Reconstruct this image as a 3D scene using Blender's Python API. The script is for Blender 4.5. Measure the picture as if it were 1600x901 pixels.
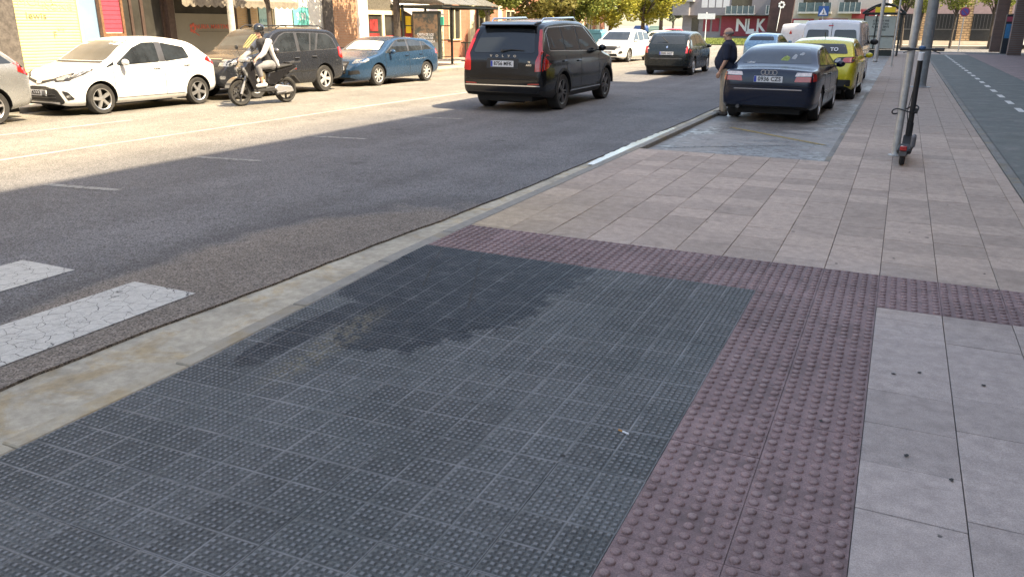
import bpy, bmesh, math, random
import numpy as np
from mathutils import Vector, Matrix
from mathutils.bvhtree import BVHTree
R_ = math.radians
PI = math.pi
for o in list(bpy.data.objects): bpy.data.objects.remove(o)
scene = bpy.context.scene
COL = scene.collection
rnd = random.Random(7)

# ------------------------------------------------------------------ camera
cam_d = bpy.data.cameras.new('camera'); cam = bpy.data.objects.new('camera', cam_d); COL.objects.link(cam)
cam_d.sensor_width = 36; cam_d.lens = 36 * 1230 / 1600; cam_d.clip_end = 3000; cam_d.clip_start = 0.05
_r = (0.90289446, 0.14046019, -0.40626658); _f = (0.42983615, -0.28458358, 0.85688568); _u = (0.00474153, -0.9483054, -0.3173238)
cam.matrix_world = Matrix(((_r[0], -_r[1], -_r[2], 0.0), (_f[0], -_f[1], -_f[2], 0.0), (_u[0], -_u[1], -_u[2], 1.70), (0, 0, 0, 1)))
scene.camera = cam
# ------------------------------------------------------------------ sky and sun
SUN_EL, SUN_AZ = R_(53), R_(-4)          # azimuth measured from +X towards +Y
sd = Vector((math.cos(SUN_EL) * math.cos(SUN_AZ), math.cos(SUN_EL) * math.sin(SUN_AZ), math.sin(SUN_EL)))
w = bpy.data.worlds.new('World'); scene.world = w; w.use_nodes = True
nt = w.node_tree; nt.nodes.clear()
sky = nt.nodes.new('ShaderNodeTexSky'); sky.sky_type = 'NISHITA'; sky.sun_disc = False
sky.sun_elevation = SUN_EL; sky.sun_rotation = PI / 2 - SUN_AZ
sky.air_density = 1.0; sky.dust_density = 1.6; sky.ozone_density = 0.6
bgn = nt.nodes.new('ShaderNodeBackground'); bgn.inputs['Strength'].default_value = 0.15
wo = nt.nodes.new('ShaderNodeOutputWorld')
nt.links.new(sky.outputs[0], bgn.inputs[0]); nt.links.new(bgn.outputs[0], wo.inputs[0])
sl = bpy.data.lights.new('sun', 'SUN'); sl.energy = 4.2; sl.angle = R_(0.53); sl.color = (1.0, 0.91, 0.76)
sun = bpy.data.objects.new('sun', sl); COL.objects.link(sun); sun.location = (20, 0, 40)
sun.rotation_euler = sd.to_track_quat('Z', 'Y').to_euler()
vs = scene.view_settings; vs.view_transform = 'Standard'; vs.look = 'None'; vs.exposure = 1.95; vs.gamma = 1.0
vs.use_curve_mapping = False
vs.use_white_balance = True; vs.white_balance_temperature = 8100; vs.white_balance_tint = 10

# ------------------------------------------------------------------ material helpers
class NT:
    def __init__(s, m): s.t = m.node_tree
    def n(s, typ, **kw):
        nd = s.t.nodes.new(typ)
        for k, v in kw.items(): setattr(nd, k, v)
        return nd
    def put(s, sock, v):
        if isinstance(v, bpy.types.NodeSocket): s.t.links.new(v, sock)
        elif isinstance(v, (tuple, list)) and len(v) == 3 and sock.type == 'RGBA': sock.default_value = (*v, 1)
        else: sock.default_value = v
    def math(s, op, a, b=0.0, c=None, clamp=False):
        nd = s.n('ShaderNodeMath', operation=op, use_clamp=clamp)
        s.put(nd.inputs[0], a); s.put(nd.inputs[1], b)
        if c is not None: s.put(nd.inputs[2], c)
        return nd.outputs[0]
    def pos(s): return s.n('ShaderNodeNewGeometry').outputs['Position']
    def obj(s): return s.n('ShaderNodeTexCoord').outputs['Object']
    def rand(s): return s.n('ShaderNodeObjectInfo').outputs['Random']
    def sep(s, v):
        nd = s.n('ShaderNodeSeparateXYZ'); s.put(nd.inputs[0], v); return nd.outputs
    def comb(s, x, y, z):
        nd = s.n('ShaderNodeCombineXYZ'); s.put(nd.inputs[0], x); s.put(nd.inputs[1], y); s.put(nd.inputs[2], z); return nd.outputs[0]
    def noise(s, v, scale, detail=4.0, rough=0.6, dist=0.0):
        nd = s.n('ShaderNodeTexNoise'); s.put(nd.inputs['Vector'], v); nd.inputs['Scale'].default_value = scale
        nd.inputs['Detail'].default_value = detail; nd.inputs['Roughness'].default_value = rough; nd.inputs['Distortion'].default_value = dist
        return nd.outputs[0]
    def voro(s, v, scale, feature='F1', out=0):
        nd = s.n('ShaderNodeTexVoronoi', feature=feature); s.put(nd.inputs['Vector'], v); nd.inputs['Scale'].default_value = scale
        return nd.outputs[out]
    def ramp(s, v, lo, hi, a=0.0, b=1.0):
        nd = s.n('ShaderNodeMapRange', interpolation_type='SMOOTHSTEP'); s.put(nd.inputs[0], v)
        nd.inputs[1].default_value = lo; nd.inputs[2].default_value = hi; nd.inputs[3].default_value = a; nd.inputs[4].default_value = b
        return nd.outputs[0]
    def mix(s, fac, a, b, blend='MIX'):
        nd = s.n('ShaderNodeMix', data_type='RGBA', blend_type=blend); s.put(nd.inputs[0], fac); s.put(nd.inputs[6], a); s.put(nd.inputs[7], b)
        return nd.outputs[2]
    def bump(s, h, strength, dist=0.01):
        nd = s.n('ShaderNodeBump'); s.put(nd.inputs['Height'], h); nd.inputs['Strength'].default_value = strength; nd.inputs['Distance'].default_value = dist
        return nd.outputs[0]
    def scale(s, col, f):
        return s.mix(1.0, col, s.comb(f, f, f) if isinstance(f, bpy.types.NodeSocket) else (f, f, f), 'MULTIPLY')
    def ell(s, px, py, cx, cy, rx, ry, rot=0.0):
        c, sn = math.cos(rot), math.sin(rot)
        dx = s.math('SUBTRACT', px, cx); dy = s.math('SUBTRACT', py, cy)
        u = s.math('ADD', s.math('MULTIPLY', dx, c / rx), s.math('MULTIPLY', dy, sn / rx))
        v = s.math('ADD', s.math('MULTIPLY', dx, -sn / ry), s.math('MULTIPLY', dy, c / ry))
        return s.math('SQRT', s.math('ADD', s.math('MULTIPLY', u, u), s.math('MULTIPLY', v, v)))   # 1 on the rim

MATS = {}
def newmat(name):
    m = bpy.data.materials.new(name); m.use_nodes = True
    MATS[name] = m
    return m, NT(m), m.node_tree.nodes['Principled BSDF']
def mat(name, col, rough=0.6, metal=0.0, var=0.12, vscale=6.0, bump=0.0, bscale=60.0, coat=0.0, emit=None, spec=0.5, world=False, orand=0.0, trans=0.0, alpha=1.0):
    if name in MATS: return MATS[name]
    m, t, b = newmat(name)
    p = t.pos() if world else t.obj()
    c = col
    if var:
        n = t.noise(p, vscale, 5, 0.65)
        c = t.scale(col, t.ramp(n, 0.3, 0.7, 1 - var, 1 + var))
    if orand:
        c = t.scale(c, t.ramp(t.rand(), 0, 1, 1 - orand, 1 + orand))
    t.put(b.inputs['Base Color'], c)
    b.inputs['Roughness'].default_value = rough; b.inputs['Metallic'].default_value = metal
    b.inputs['Specular IOR Level'].default_value = spec
    if coat: b.inputs['Coat Weight'].default_value = coat; b.inputs['Coat Roughness'].default_value = 0.04
    if bump: t.put(b.inputs['Normal'], t.bump(t.noise(p, bscale, 6, 0.7), bump))
    if emit: b.inputs['Emission Color'].default_value = (*emit[0], 1); b.inputs['Emission Strength'].default_value = emit[1]
    if trans: b.inputs['Transmission Weight'].default_value = trans
    if alpha < 1: b.inputs['Alpha'].default_value = alpha
    return m

# ------------------------------------------------------------------ mesh helpers
class MB:
    def __init__(s): s.v = []; s.f = []; s.m = []
    def add(s, vs_, fs, mi=0, M=None):
        o = len(s.v)
        s.v += [tuple(M @ Vector(p)) if M is not None else tuple(p) for p in vs_]
        s.f += [tuple(i + o for i in f) for f in fs]; s.m += [mi] * len(fs)
        return s
    def box(s, c, d, mi=0, rz=0.0, M=None, taper=1.0):
        x, y, z = d[0] / 2, d[1] / 2, d[2] / 2
        vs_ = [(-x, -y, -z), (x, -y, -z), (x, y, -z), (-x, y, -z), (-x * taper, -y * taper, z), (x * taper, -y * taper, z), (x * taper, y * taper, z), (-x * taper, y * taper, z)]
        MM = Matrix.Translation(c) @ Matrix.Rotation(rz, 4, 'Z')
        if M is not None: MM = MM @ M
        return s.add(vs_, [(0, 3, 2, 1), (4, 5, 6, 7), (0, 1, 5, 4), (1, 2, 6, 5), (2, 3, 7, 6), (3, 0, 4, 7)], mi, MM)
    def bb(s, x0, x1, y0, y1, z0, z1, mi=0): return s.box(((x0 + x1) / 2, (y0 + y1) / 2, (z0 + z1) / 2), (abs(x1 - x0), abs(y1 - y0), abs(z1 - z0)), mi)
    def tube(s, pts, rad, n=8, mi=0, cap=True):
        pts = [Vector(p) for p in pts]
        rad = list(rad) if hasattr(rad, '__len__') else [rad] * len(pts)
        rings = []; up = None
        for i, p in enumerate(pts):
            d = (pts[min(i + 1, len(pts) - 1)] - pts[max(i - 1, 0)])
            d = d.normalized() if d.length > 1e-9 else Vector((0, 0, 1))
            if up is None: up = Vector((1, 0, 0)) if abs(d.x) < 0.8 else Vector((0, 1, 0))
            a = d.cross(up).normalized(); b_ = a.cross(d).normalized(); up = b_
            rings.append([p + (a * math.cos(k * 2 * PI / n) + b_ * math.sin(k * 2 * PI / n)) * rad[i] for k in range(n)])
        vs_ = [q for r in rings for q in r]; fs = []
        for i in range(len(pts) - 1):
            for k in range(n): fs.append((i * n + k, i * n + (k + 1) % n, (i + 1) * n + (k + 1) % n, (i + 1) * n + k))
        if cap: fs.append(tuple(range(n - 1, -1, -1))); fs.append(tuple((len(pts) - 1) * n + k for k in range(n)))
        return s.add(vs_, fs, mi)
    def lathe(s, prof, axis='Z', c=(0, 0, 0), n=24, mi=0, M=None, closed=False):
        vs_ = []; fs = []; L = len(prof)
        for k in range(n):
            a = k * 2 * PI / n; ca, sa = math.cos(a), math.sin(a)
            for r, h in prof:
                vs_.append({'Z': (r * ca, r * sa, h), 'X': (h, r * ca, r * sa), 'Y': (r * ca, h, r * sa)}[axis])
        for k in range(n):
            k2 = (k + 1) % n
            for i in range(L - 1 + (1 if closed else 0)):
                fs.append((k * L + i, k2 * L + i, k2 * L + (i + 1) % L, k * L + (i + 1) % L))
        MM = Matrix.Translation(c)
        if M is not None: MM = MM @ M
        return s.add(vs_, fs, mi, MM)
    def prism(s, poly, lo, hi, axis='Z', mi=0, M=None):
        n = len(poly)
        def P(a, b, h): return {'Z': (a, b, h), 'X': (h, a, b), 'Y': (a, h, b)}[axis]
        vs_ = [P(a, b, lo) for a, b in poly] + [P(a, b, hi) for a, b in poly]
        fs = [tuple(range(n - 1, -1, -1)), tuple(range(n, 2 * n))] + [(i, (i + 1) % n, n + (i + 1) % n, n + i) for i in range(n)]
        return s.add(vs_, fs, mi, M)
    def ball(s, c, r, n=12, mi=0, M=None):
        r = r if hasattr(r, '__len__') else (r, r, r)
        m2 = n // 2
        vs_ = [(0, 0, r[2])]; fs = []
        for i in range(1, m2):
            t = PI * i / m2
            for k in range(n): vs_.append((r[0] * math.sin(t) * math.cos(2 * PI * k / n), r[1] * math.sin(t) * math.sin(2 * PI * k / n), r[2] * math.cos(t)))
        vs_.append((0, 0, -r[2])); e = len(vs_) - 1
        for k in range(n):
            fs.append((0, 1 + k, 1 + (k + 1) % n)); fs.append((e, e - n + (k + 1) % n, e - n + k))
            for i in range(m2 - 2): fs.append((1 + i * n + k, 1 + (i + 1) * n + k, 1 + (i + 1) * n + (k + 1) % n, 1 + i * n + (k + 1) % n))
        MM = Matrix.Translation(c)
        if M is not None: MM = MM @ M
        return s.add(vs_, fs, mi, MM)
    def mesh(s, name, bevel=0.0, smooth=None, fix=True):
        me = bpy.data.meshes.new(name); me.from_pydata(s.v, [], s.f)
        me.polygons.foreach_set('material_index', s.m)
        if fix or bevel:
            bm = bmesh.new(); bm.from_mesh(me)
            if fix: bmesh.ops.recalc_face_normals(bm, faces=bm.faces)
            if bevel: bmesh.ops.bevel(bm, geom=list(bm.edges), offset=bevel, segments=1, affect='EDGES', clamp_overlap=True)
            bm.to_mesh(me); bm.free()
        if smooth:
            for p in me.polygons: p.use_smooth = True
            me.set_sharp_from_angle(angle=R_(smooth))
        return me
    def build(s, name, mats, parent=None, loc=None, bevel=0.0, smooth=None, fix=True, **tg):
        return link(name, s.mesh(name, bevel, smooth, fix), mats, parent, loc, **tg)
def link(name, me, mats=None, parent=None, loc=None, rot=None, **tg):
    if mats is not None and not len(me.materials):
        for m in (mats if isinstance(mats, (list, tuple)) else [mats]): me.materials.append(m)
    o = bpy.data.objects.new(name, me); COL.objects.link(o)
    if parent: o.parent = parent
    if loc: o.location = loc
    if rot: o.rotation_euler = rot
    return tag(o, **tg)
def tag(o, label=None, cat=None, group=None, kind=None):
    if label: o['label'] = label
    if cat: o['category'] = cat
    if group: o['group'] = group
    if kind: o['kind'] = kind
    return o
def thing(name, label, cat, loc=(0, 0, 0), rz=0.0, group=None, kind=None):
    o = bpy.data.objects.new(name, None); COL.objects.link(o); o.empty_display_size = 0.2
    o.location = loc; o.rotation_euler = (0, 0, rz)
    return tag(o, label, cat, group, kind)
def copy_tree(o, parent=None):
    c = o.copy(); COL.objects.link(c); c.parent = parent
    for ch in list(o.children): copy_tree(ch, c)
    return c
def ev_mesh(o):
    dg = bpy.context.evaluated_depsgraph_get(); dg.update()
    return bpy.data.meshes.new_from_object(o.evaluated_get(dg))
def text_mesh(txt, size, depth=0.002, align='CENTER', bold=0.0, sx=1.0):
    cu = bpy.data.curves.new('txt', 'FONT'); cu.body = txt; cu.size = size; cu.extrude = depth; cu.align_x = align; cu.align_y = 'CENTER'
    cu.offset = bold; cu.resolution_u = 3; cu.space_character = 1.05
    o = bpy.data.objects.new('txt', cu); COL.objects.link(o)
    me = ev_mesh(o); bpy.data.objects.remove(o); bpy.data.curves.remove(cu)
    me.materials.clear()
    if sx != 1.0:
        for v in me.vertices: v.co.x *= sx
    return me
def put_text(name, txt, size, m, parent, loc, rot, depth=0.002, bold=0.0, sx=1.0, align='CENTER', label=None):
    return link(name, text_mesh(txt, size, depth, align, bold, sx), m, parent, loc, rot, label=label)
ROT_Y_FACING = (R_(90), 0, 0)             # text read from -Y
ROT_X_FACING = (R_(90), 0, R_(90))        # text read from +X
def pchip(xs, ys):
    xs = np.array(xs, float); ys = np.array(ys, float); h = np.diff(xs); d = np.diff(ys) / h
    m = np.zeros(len(xs))
    for i in range(1, len(xs) - 1):
        if d[i - 1] * d[i] > 0:
            w1 = 2 * h[i] + h[i - 1]; w2 = h[i] + 2 * h[i - 1]; m[i] = (w1 + w2) / (w1 / d[i - 1] + w2 / d[i])
    m[0] = d[0]; m[-1] = d[-1]
    def f(x):
        x = np.clip(x, xs[0], xs[-1]); i = np.clip(np.searchsorted(xs, x) - 1, 0, len(xs) - 2)
        t = (x - xs[i]) / h[i]; t2, t3 = t * t, t * t * t
        return (2 * t3 - 3 * t2 + 1) * ys[i] + (t3 - 2 * t2 + t) * h[i] * m[i] + (-2 * t3 + 3 * t2) * ys[i + 1] + (t3 - t2) * h[i] * m[i + 1]
    return f
# ================================================================== THE GROUND
ZR = -0.08                                  # road level; the pavement top is 0
P = 0.375                                   # paving module
# --- materials of the ground
def asphalt(name, base, near=False):
    m, t, b = newmat(name); p = t.pos(); s = t.sep(p)
    g = t.voro(p, 100, 'F1', 1); gs = t.sep(g)
    n1 = t.noise(p, 0.7, 6, 0.6); n2 = t.noise(p, 9, 5, 0.7); n3 = t.noise(p, 160, 3, 0.8)
    f = t.math('ADD', t.ramp(gs[0], 0, 1, 0.5, 1.6), t.ramp(n3, 0.3, 0.7, -0.22, 0.22))
    f = t.math('MULTIPLY', f, t.ramp(n1, 0.3, 0.7, 0.86, 1.14)); f = t.math('MULTIPLY', f, t.ramp(n2, 0.3, 0.7, 0.9, 1.1))
    lane = t.noise(t.comb(t.math('MULTIPLY', s[0], 1.3), t.math('MULTIPLY', s[1], 0.05), 0.0), 1.0, 3, 0.5)
    f = t.math('MULTIPLY', f, t.ramp(lane, 0.3, 0.7, 0.9, 1.1))
    c = t.scale(base, f)
    if near:
        wob = t.math('MULTIPLY', t.math('SUBTRACT', t.noise(p, 1.6, 4, 0.6), 0.5), 0.5)
        e = t.math('ADD', t.ell(s[0], s[1], -3.6, 4.3, 1.55, 2.9), wob)
        brown = t.ramp(e, 0.82, 1.02, 1, 0)
        ring = t.math('MULTIPLY', t.ramp(e, 0.9, 1.02, 0, 1), t.ramp(e, 1.02, 1.22, 1, 0))
        c = t.mix(t.math('MULTIPLY', brown, 0.8), c, t.scale((0.17, 0.142, 0.115), f))
        c = t.mix(t.math('MULTIPLY', ring, 0.35), c, t.scale((0.03, 0.03, 0.03), f))
        # paler, warmer asphalt towards the far side of the carriageway
        c = t.mix(t.ramp(s[0], -11.0, -8.6, 0.55, 0.0), c, t.scale((0.21, 0.19, 0.155), f))
        oil = t.math('MULTIPLY', t.ramp(t.voro(p, 0.9, 'F1', 0), 0.06, 0.13, 1, 0), t.ramp(t.noise(p, 18, 4, .7), .4, .55)); c = t.mix(t.math('MULTIPLY', oil, .55), c, (.03, .03, .03))
        crk = t.voro(t.comb(t.math('ADD', s[0], t.math('MULTIPLY', n2, .5)), t.math('ADD', s[1], t.math('MULTIPLY', n1, 1.5)), 0.0), 0.28, 'DISTANCE_TO_EDGE'); c = t.mix(t.math('MULTIPLY', t.ramp(crk, 0.001, 0.0035, .6, 0), t.ramp(n1, .45, .6)), c, (.03, .03, .03))
    t.put(b.inputs['Base Color'], c); b.inputs['Roughness'].default_value = 0.82; b.inputs['Specular IOR Level'].default_value = 0.35
    t.put(b.inputs['Normal'], t.bump(t.math('ADD', gs[1], n3), 0.55, 0.006))
    return m
M_ASPH = asphalt('asphalt', (0.115, 0.114, 0.116), True)
def concrete(name, base, var=0.16, rough=0.85, stain=None, spk=0.12, bump=0.25):
    m, t, b = newmat(name); p = t.pos()
    n1 = t.noise(p, 1.4, 6, 0.65); n2 = t.noise(p, 14, 6, 0.7); n3 = t.noise(p, 220, 2, 0.7)
    f = t.math('MULTIPLY', t.ramp(n1, 0.28, 0.72, 1 - var, 1 + var), t.ramp(n2, 0.28, 0.72, 1 - var * 0.8, 1 + var * 0.8))
    f = t.math('MULTIPLY', f, t.ramp(n3, 0.25, 0.75, 1 - spk, 1 + spk))
    c = t.scale(base, f)
    if stain:
        c = t.mix(t.ramp(t.noise(p, 2.3, 6, 0.7, 0.6), 0.50, 0.66, 0, 0.8), c, t.scale(stain, f))
    t.put(b.inputs['Base Color'], c); b.inputs['Roughness'].default_value = rough
    t.put(b.inputs['Normal'], t.bump(t.math('ADD', n2, n3), bump, 0.004))
    return m
M_GUT = concrete('gutter_concrete', (0.36, 0.325, 0.255), 0.24, stain=(0.33, 0.25, 0.14))
M_KERB = concrete('kerb_granite', (0.185, 0.18, 0.165), 0.2, stain=(0.24, 0.19, 0.11))
M_JOINT = concrete('joint_sand', (0.075, 0.066, 0.058), 0.3)
M_BASE = concrete('ground_earth', (0.15, 0.145, 0.135), 0.2)
M_LPAVE = concrete('left_pavement', (0.33, 0.3, 0.26), 0.12)
M_SEAM_G = mat('old_gum', (0.03, 0.029, 0.028), 0.8, var=0)
def slabmat():
    m, t, b = newmat('paving_slab'); p = t.pos(); s = t.sep(p)
    n1 = t.noise(p, 0.9, 5, 0.6); n2 = t.noise(p, 11, 6, 0.72); n3 = t.noise(p, 170, 3, 0.85)
    f = t.math('MULTIPLY', t.ramp(n2, 0.28, 0.72, 0.82, 1.16), t.ramp(n3, 0.3, 0.7, 0.76, 1.24))
    f = t.math('MULTIPLY', f, t.ramp(t.rand(), 0, 1, 0.84, 1.1))
    warm = t.ramp(t.math('ADD', s[1], t.math('MULTIPLY', n1, 2.0)), 5.6, 7.6, 0, 1)
    ochre = t.math('MULTIPLY', t.ramp(t.math('ADD', s[0], t.math('MULTIPLY', n2, 1.2)), -2.8, -1.2, 1, 0), t.ramp(s[1], 9.2, 6.2, 0, 1))
    c = t.mix(warm, (0.365, 0.31, 0.282), (0.395, 0.305, 0.245))
    c = t.mix(t.math('MULTIPLY', ochre, 0.7), c, (0.36, 0.275, 0.165))
    c = t.scale(c, f)
    gum = t.voro(p, 2.1, 'F1', 0); gr = t.sep(t.voro(p, 2.1, 'F1', 1))
    g = t.math('MULTIPLY', t.ramp(t.math('ADD', gum, t.math('MULTIPLY', t.noise(p, 40, 3, 0.6), 0.03)), 0.05, 0.058, 1, 0), t.math('GREATER_THAN', gr[0], 0.62))
    c = t.mix(t.math('MULTIPLY', g, 0.85), c, (0.035, 0.033, 0.032))
    streak = t.noise(t.comb(t.math('MULTIPLY', s[0], 2.2), t.math('MULTIPLY', s[1], 14.0), 0.0), 1.0, 4, 0.7)
    c = t.mix(t.ramp(streak, 0.60, 0.78, 0, 0.45), c, (0.14, 0.11, 0.09))
    blot = t.math('MULTIPLY', t.ramp(t.noise(p, 2.6, 6, 0.75, 0.4), 0.52, 0.72, 0, 0.5), warm); c = t.mix(blot, c, t.scale((0.2, 0.15, 0.12), f))
    t.put(b.inputs['Base Color'], c); b.inputs['Roughness'].default_value = 0.78
    t.put(b.inputs['Normal'], t.bump(t.math('ADD', n2, n3), 0.2, 0.003))
    return m
M_SLAB = slabmat()
def tactile(name, base, base2, wet):
    m, t, b = newmat(name); p = t.pos(); s = t.sep(p)
    n1 = t.noise(p, 1.1, 5, 0.6); n2 = t.noise(p, 16, 6, 0.75); n3 = t.noise(p, 170, 3, 0.85)
    f = t.math('MULTIPLY', t.ramp(n2, 0.28, 0.72, 0.78, 1.22), t.ramp(n3, 0.3, 0.7, 0.66, 1.34))
    f = t.math('MULTIPLY', f, t.ramp(t.rand(), 0, 1, 0.86, 1.12))
    c = t.scale(t.mix(t.ramp(n1, 0.35, 0.65), base, base2), f)
    rough = 0.74
    if wet:
        wob = t.math('MULTIPLY', t.math('SUBTRACT', t.noise(p, 3.2, 5, 0.65), 0.5), 1.1)
        wob2 = t.math('MULTIPLY', t.math('SUBTRACT', t.noise(p, 11.0, 6, 0.75), 0.5), 0.5)
        e1 = t.ell(s[0], s[1], -2.72, 4.85, 0.92, 0.95)
        e2 = t.ell(s[0], s[1], -2.25, 4.32, 0.40, 0.85, -0.15)
        e3 = t.ell(s[0], s[1], -3.0, 3.45, 0.13, 0.70, -0.12)
        e4 = t.ell(s[0], s[1], -2.62, 3.72, 0.30, 0.42, 0.2)
        e = t.math('ADD', t.math('ADD', t.math('MINIMUM', t.math('MINIMUM', e1, e2), t.math('MINIMUM', e3, e4)), wob), wob2)
        wm = t.math('MULTIPLY', t.ramp(e, 0.91, 1.02, 1, 0), t.ramp(t.noise(p, 7.0, 6, 0.75), 0.3, 0.58, 0.55, 1.0))
        dust = t.math('MULTIPLY', t.ramp(t.ell(s[0], s[1], -2.75, 3.35, 0.13, 0.62, 0.05), 0.6, 1.2, 1, 0), t.ramp(t.noise(p, 22, 5, 0.75), 0.42, 0.6, 0, 1))
        c = t.mix(t.math('MULTIPLY', wm, 0.9), c, t.scale((0.010, 0.014, 0.019), f))
        c = t.mix(t.math('MULTIPLY', dust, 0.4), c, (0.24, 0.2, 0.12))
        rough = t.ramp(wm, 0, 1, 0.74, 0.5); b.inputs['Specular IOR Level'].default_value = 0.3
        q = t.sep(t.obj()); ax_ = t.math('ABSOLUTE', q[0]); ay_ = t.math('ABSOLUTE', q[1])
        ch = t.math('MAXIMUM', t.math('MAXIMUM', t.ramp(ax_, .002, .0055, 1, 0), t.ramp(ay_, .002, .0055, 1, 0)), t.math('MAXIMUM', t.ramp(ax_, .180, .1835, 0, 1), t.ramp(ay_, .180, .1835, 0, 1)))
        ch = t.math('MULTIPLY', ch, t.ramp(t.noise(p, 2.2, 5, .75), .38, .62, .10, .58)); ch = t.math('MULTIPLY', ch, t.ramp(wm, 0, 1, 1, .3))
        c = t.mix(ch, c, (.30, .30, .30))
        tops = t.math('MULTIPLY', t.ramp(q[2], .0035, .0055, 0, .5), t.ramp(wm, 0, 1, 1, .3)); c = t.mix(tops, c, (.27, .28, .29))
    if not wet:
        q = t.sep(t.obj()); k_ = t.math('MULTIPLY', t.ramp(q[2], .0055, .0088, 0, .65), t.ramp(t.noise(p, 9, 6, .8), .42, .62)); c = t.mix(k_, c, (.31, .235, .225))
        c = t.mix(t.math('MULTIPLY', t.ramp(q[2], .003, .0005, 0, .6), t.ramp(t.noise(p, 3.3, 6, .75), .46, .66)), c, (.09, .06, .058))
    worn = t.math('MULTIPLY', t.ramp(t.noise(p, 5.0, 6, 0.75), 0.62, 0.74, 0, 0.45), t.ramp(t.noise(p, 60, 3, 0.7), 0.45, 0.6))
    c = t.mix(worn, c, (0.33, 0.32, 0.30))
    t.put(b.inputs['Base Color'], c); t.put(b.inputs['Roughness'], rough)
    t.put(b.inputs['Normal'], t.bump(t.math('ADD', n2, n3), 0.25, 0.003))
    return m
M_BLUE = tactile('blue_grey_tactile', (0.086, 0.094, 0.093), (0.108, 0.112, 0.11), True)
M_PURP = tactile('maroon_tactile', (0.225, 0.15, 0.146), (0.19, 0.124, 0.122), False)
def paint(name, col, crack=True):
    m, t, b = newmat(name); p = t.pos()
    q = t.n('ShaderNodeMix', data_type='VECTOR'); t.put(q.inputs[0], 0.06); t.put(q.inputs[4], p)
    nn = t.n('ShaderNodeTexNoise'); t.put(nn.inputs['Vector'], p); nn.inputs['Scale'].default_value = 9; t.put(q.inputs[5], nn.outputs['Color'])
    d1 = t.voro(q.outputs[1], 9.0, 'DISTANCE_TO_EDGE'); d2 = t.voro(q.outputs[1], 24.0, 'DISTANCE_TO_EDGE')
    n2 = t.noise(p, 3.0, 4, 0.6); n3 = t.noise(p, 130, 2, 0.8); n4 = t.noise(p, 20, 5, 0.75)
    ck = t.math('MULTIPLY', t.ramp(d1, 0.004, 0.021, 1, 0), t.ramp(t.noise(p, 2.1, 3, .6), .34, .46, .35, 1))
    ck2 = t.math('MULTIPLY', t.ramp(d2, 0.006, 0.022, 1, 0), t.ramp(n2, 0.5, 0.62, 0, 0.8))
    k = t.math('MAXIMUM', ck, ck2) if crack else t.ramp(n4, 0.45, 0.62, 0, 1)
    c = t.scale(col, t.math('MULTIPLY', t.ramp(n3, 0.25, 0.75, 0.85, 1.12), t.ramp(n4, 0.3, 0.7, 0.85, 1.1)))
    if crack: k = t.math('MAXIMUM', k, t.ramp(t.noise(p, 26, 6, .8), .60, .68, 0, .8))
    c = t.mix(k, c, (0.07, 0.07, 0.07))
    t.put(b.inputs['Base Color'], c); b.inputs['Roughness'].default_value = 0.75
    t.put(b.inputs['Normal'], t.bump(t.math('SUBTRACT', n3, k), 0.3, 0.004))
    return m
M_ZEBRA = paint('zebra_paint', (0.46, 0.45, 0.41))
M_FAINT = paint('faint_road_paint', (0.30, 0.30, 0.28), False)
M_LANE = mat('worn_lane_paint', (0.36, 0.33, 0.28), 0.8, var=0.25, vscale=5, world=True)
M_LINE = mat('line_paint', (0.62, 0.6, 0.55), 0.7, var=0.2, vscale=12, world=True)
def baymat():
    m, t, b = newmat('parking_bay_concrete'); p = t.pos(); s = t.sep(p)
    n1 = t.noise(p, 0.8, 5, 0.6, 0.5); n2 = t.noise(p, 9, 6, 0.7); n3 = t.noise(p, 150, 3, 0.8)
    f = t.math('MULTIPLY', t.ramp(n2, 0.28, 0.72, 0.82, 1.18), t.ramp(n3, 0.25, 0.75, 0.8, 1.2))
    c = t.scale((0.26, 0.245, 0.225), f)
    wet = t.ramp(n1, 0.44, 0.56, 0, 1)
    c = t.mix(t.math('MULTIPLY', wet, 0.6), c, t.scale((0.11, 0.102, 0.095), f))
    wheel = t.ramp(t.noise(t.comb(t.math('MULTIPLY', s[0], 5.0), t.math('MULTIPLY', s[1], 0.5), 0.0), 1.0, 4, 0.6), 0.58, 0.75, 0, 0.3)
    c = t.mix(wheel, c, (0.045, 0.04, 0.036))
    t.put(b.inputs['Base Color'], c); t.put(b.inputs['Roughness'], t.ramp(t.math('MULTIPLY', wet, t.ramp(n2, 0.35, 0.6)), 0, 1, 0.70, 0.33))
    t.put(b.inputs['Normal'], t.bump(t.math('ADD', n2, n3), 0.10, 0.003))
    return m
M_BAY = baymat()
M_BIKE = concrete('bike_path_green', (0.122, 0.132, 0.119), 0.16, stain=(0.19, 0.18, 0.165), spk=0.2)
M_RED = None
def redpave():
    m, t, b = newmat('reddish_pavers'); p = t.pos()
    br = t.n('ShaderNodeTexBrick'); t.put(br.inputs['Vector'], p); br.inputs['Scale'].default_value = 5.0
    br.inputs['Color1'].default_value = (0.23, 0.165, 0.155, 1); br.inputs['Color2'].default_value = (0.27, 0.19, 0.175, 1); br.inputs['Mortar'].default_value = (0.12, 0.1, 0.1, 1)
    br.inputs['Mortar Size'].default_value = 0.012
    t.put(b.inputs['Base Color'], t.scale(br.outputs[0], t.ramp(t.noise(p, 1.2, 6, 0.7), 0.3, 0.7, 0.8, 1.2))); b.inputs['Roughness'].default_value = 0.8
    return m
M_RED = redpave()

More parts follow.
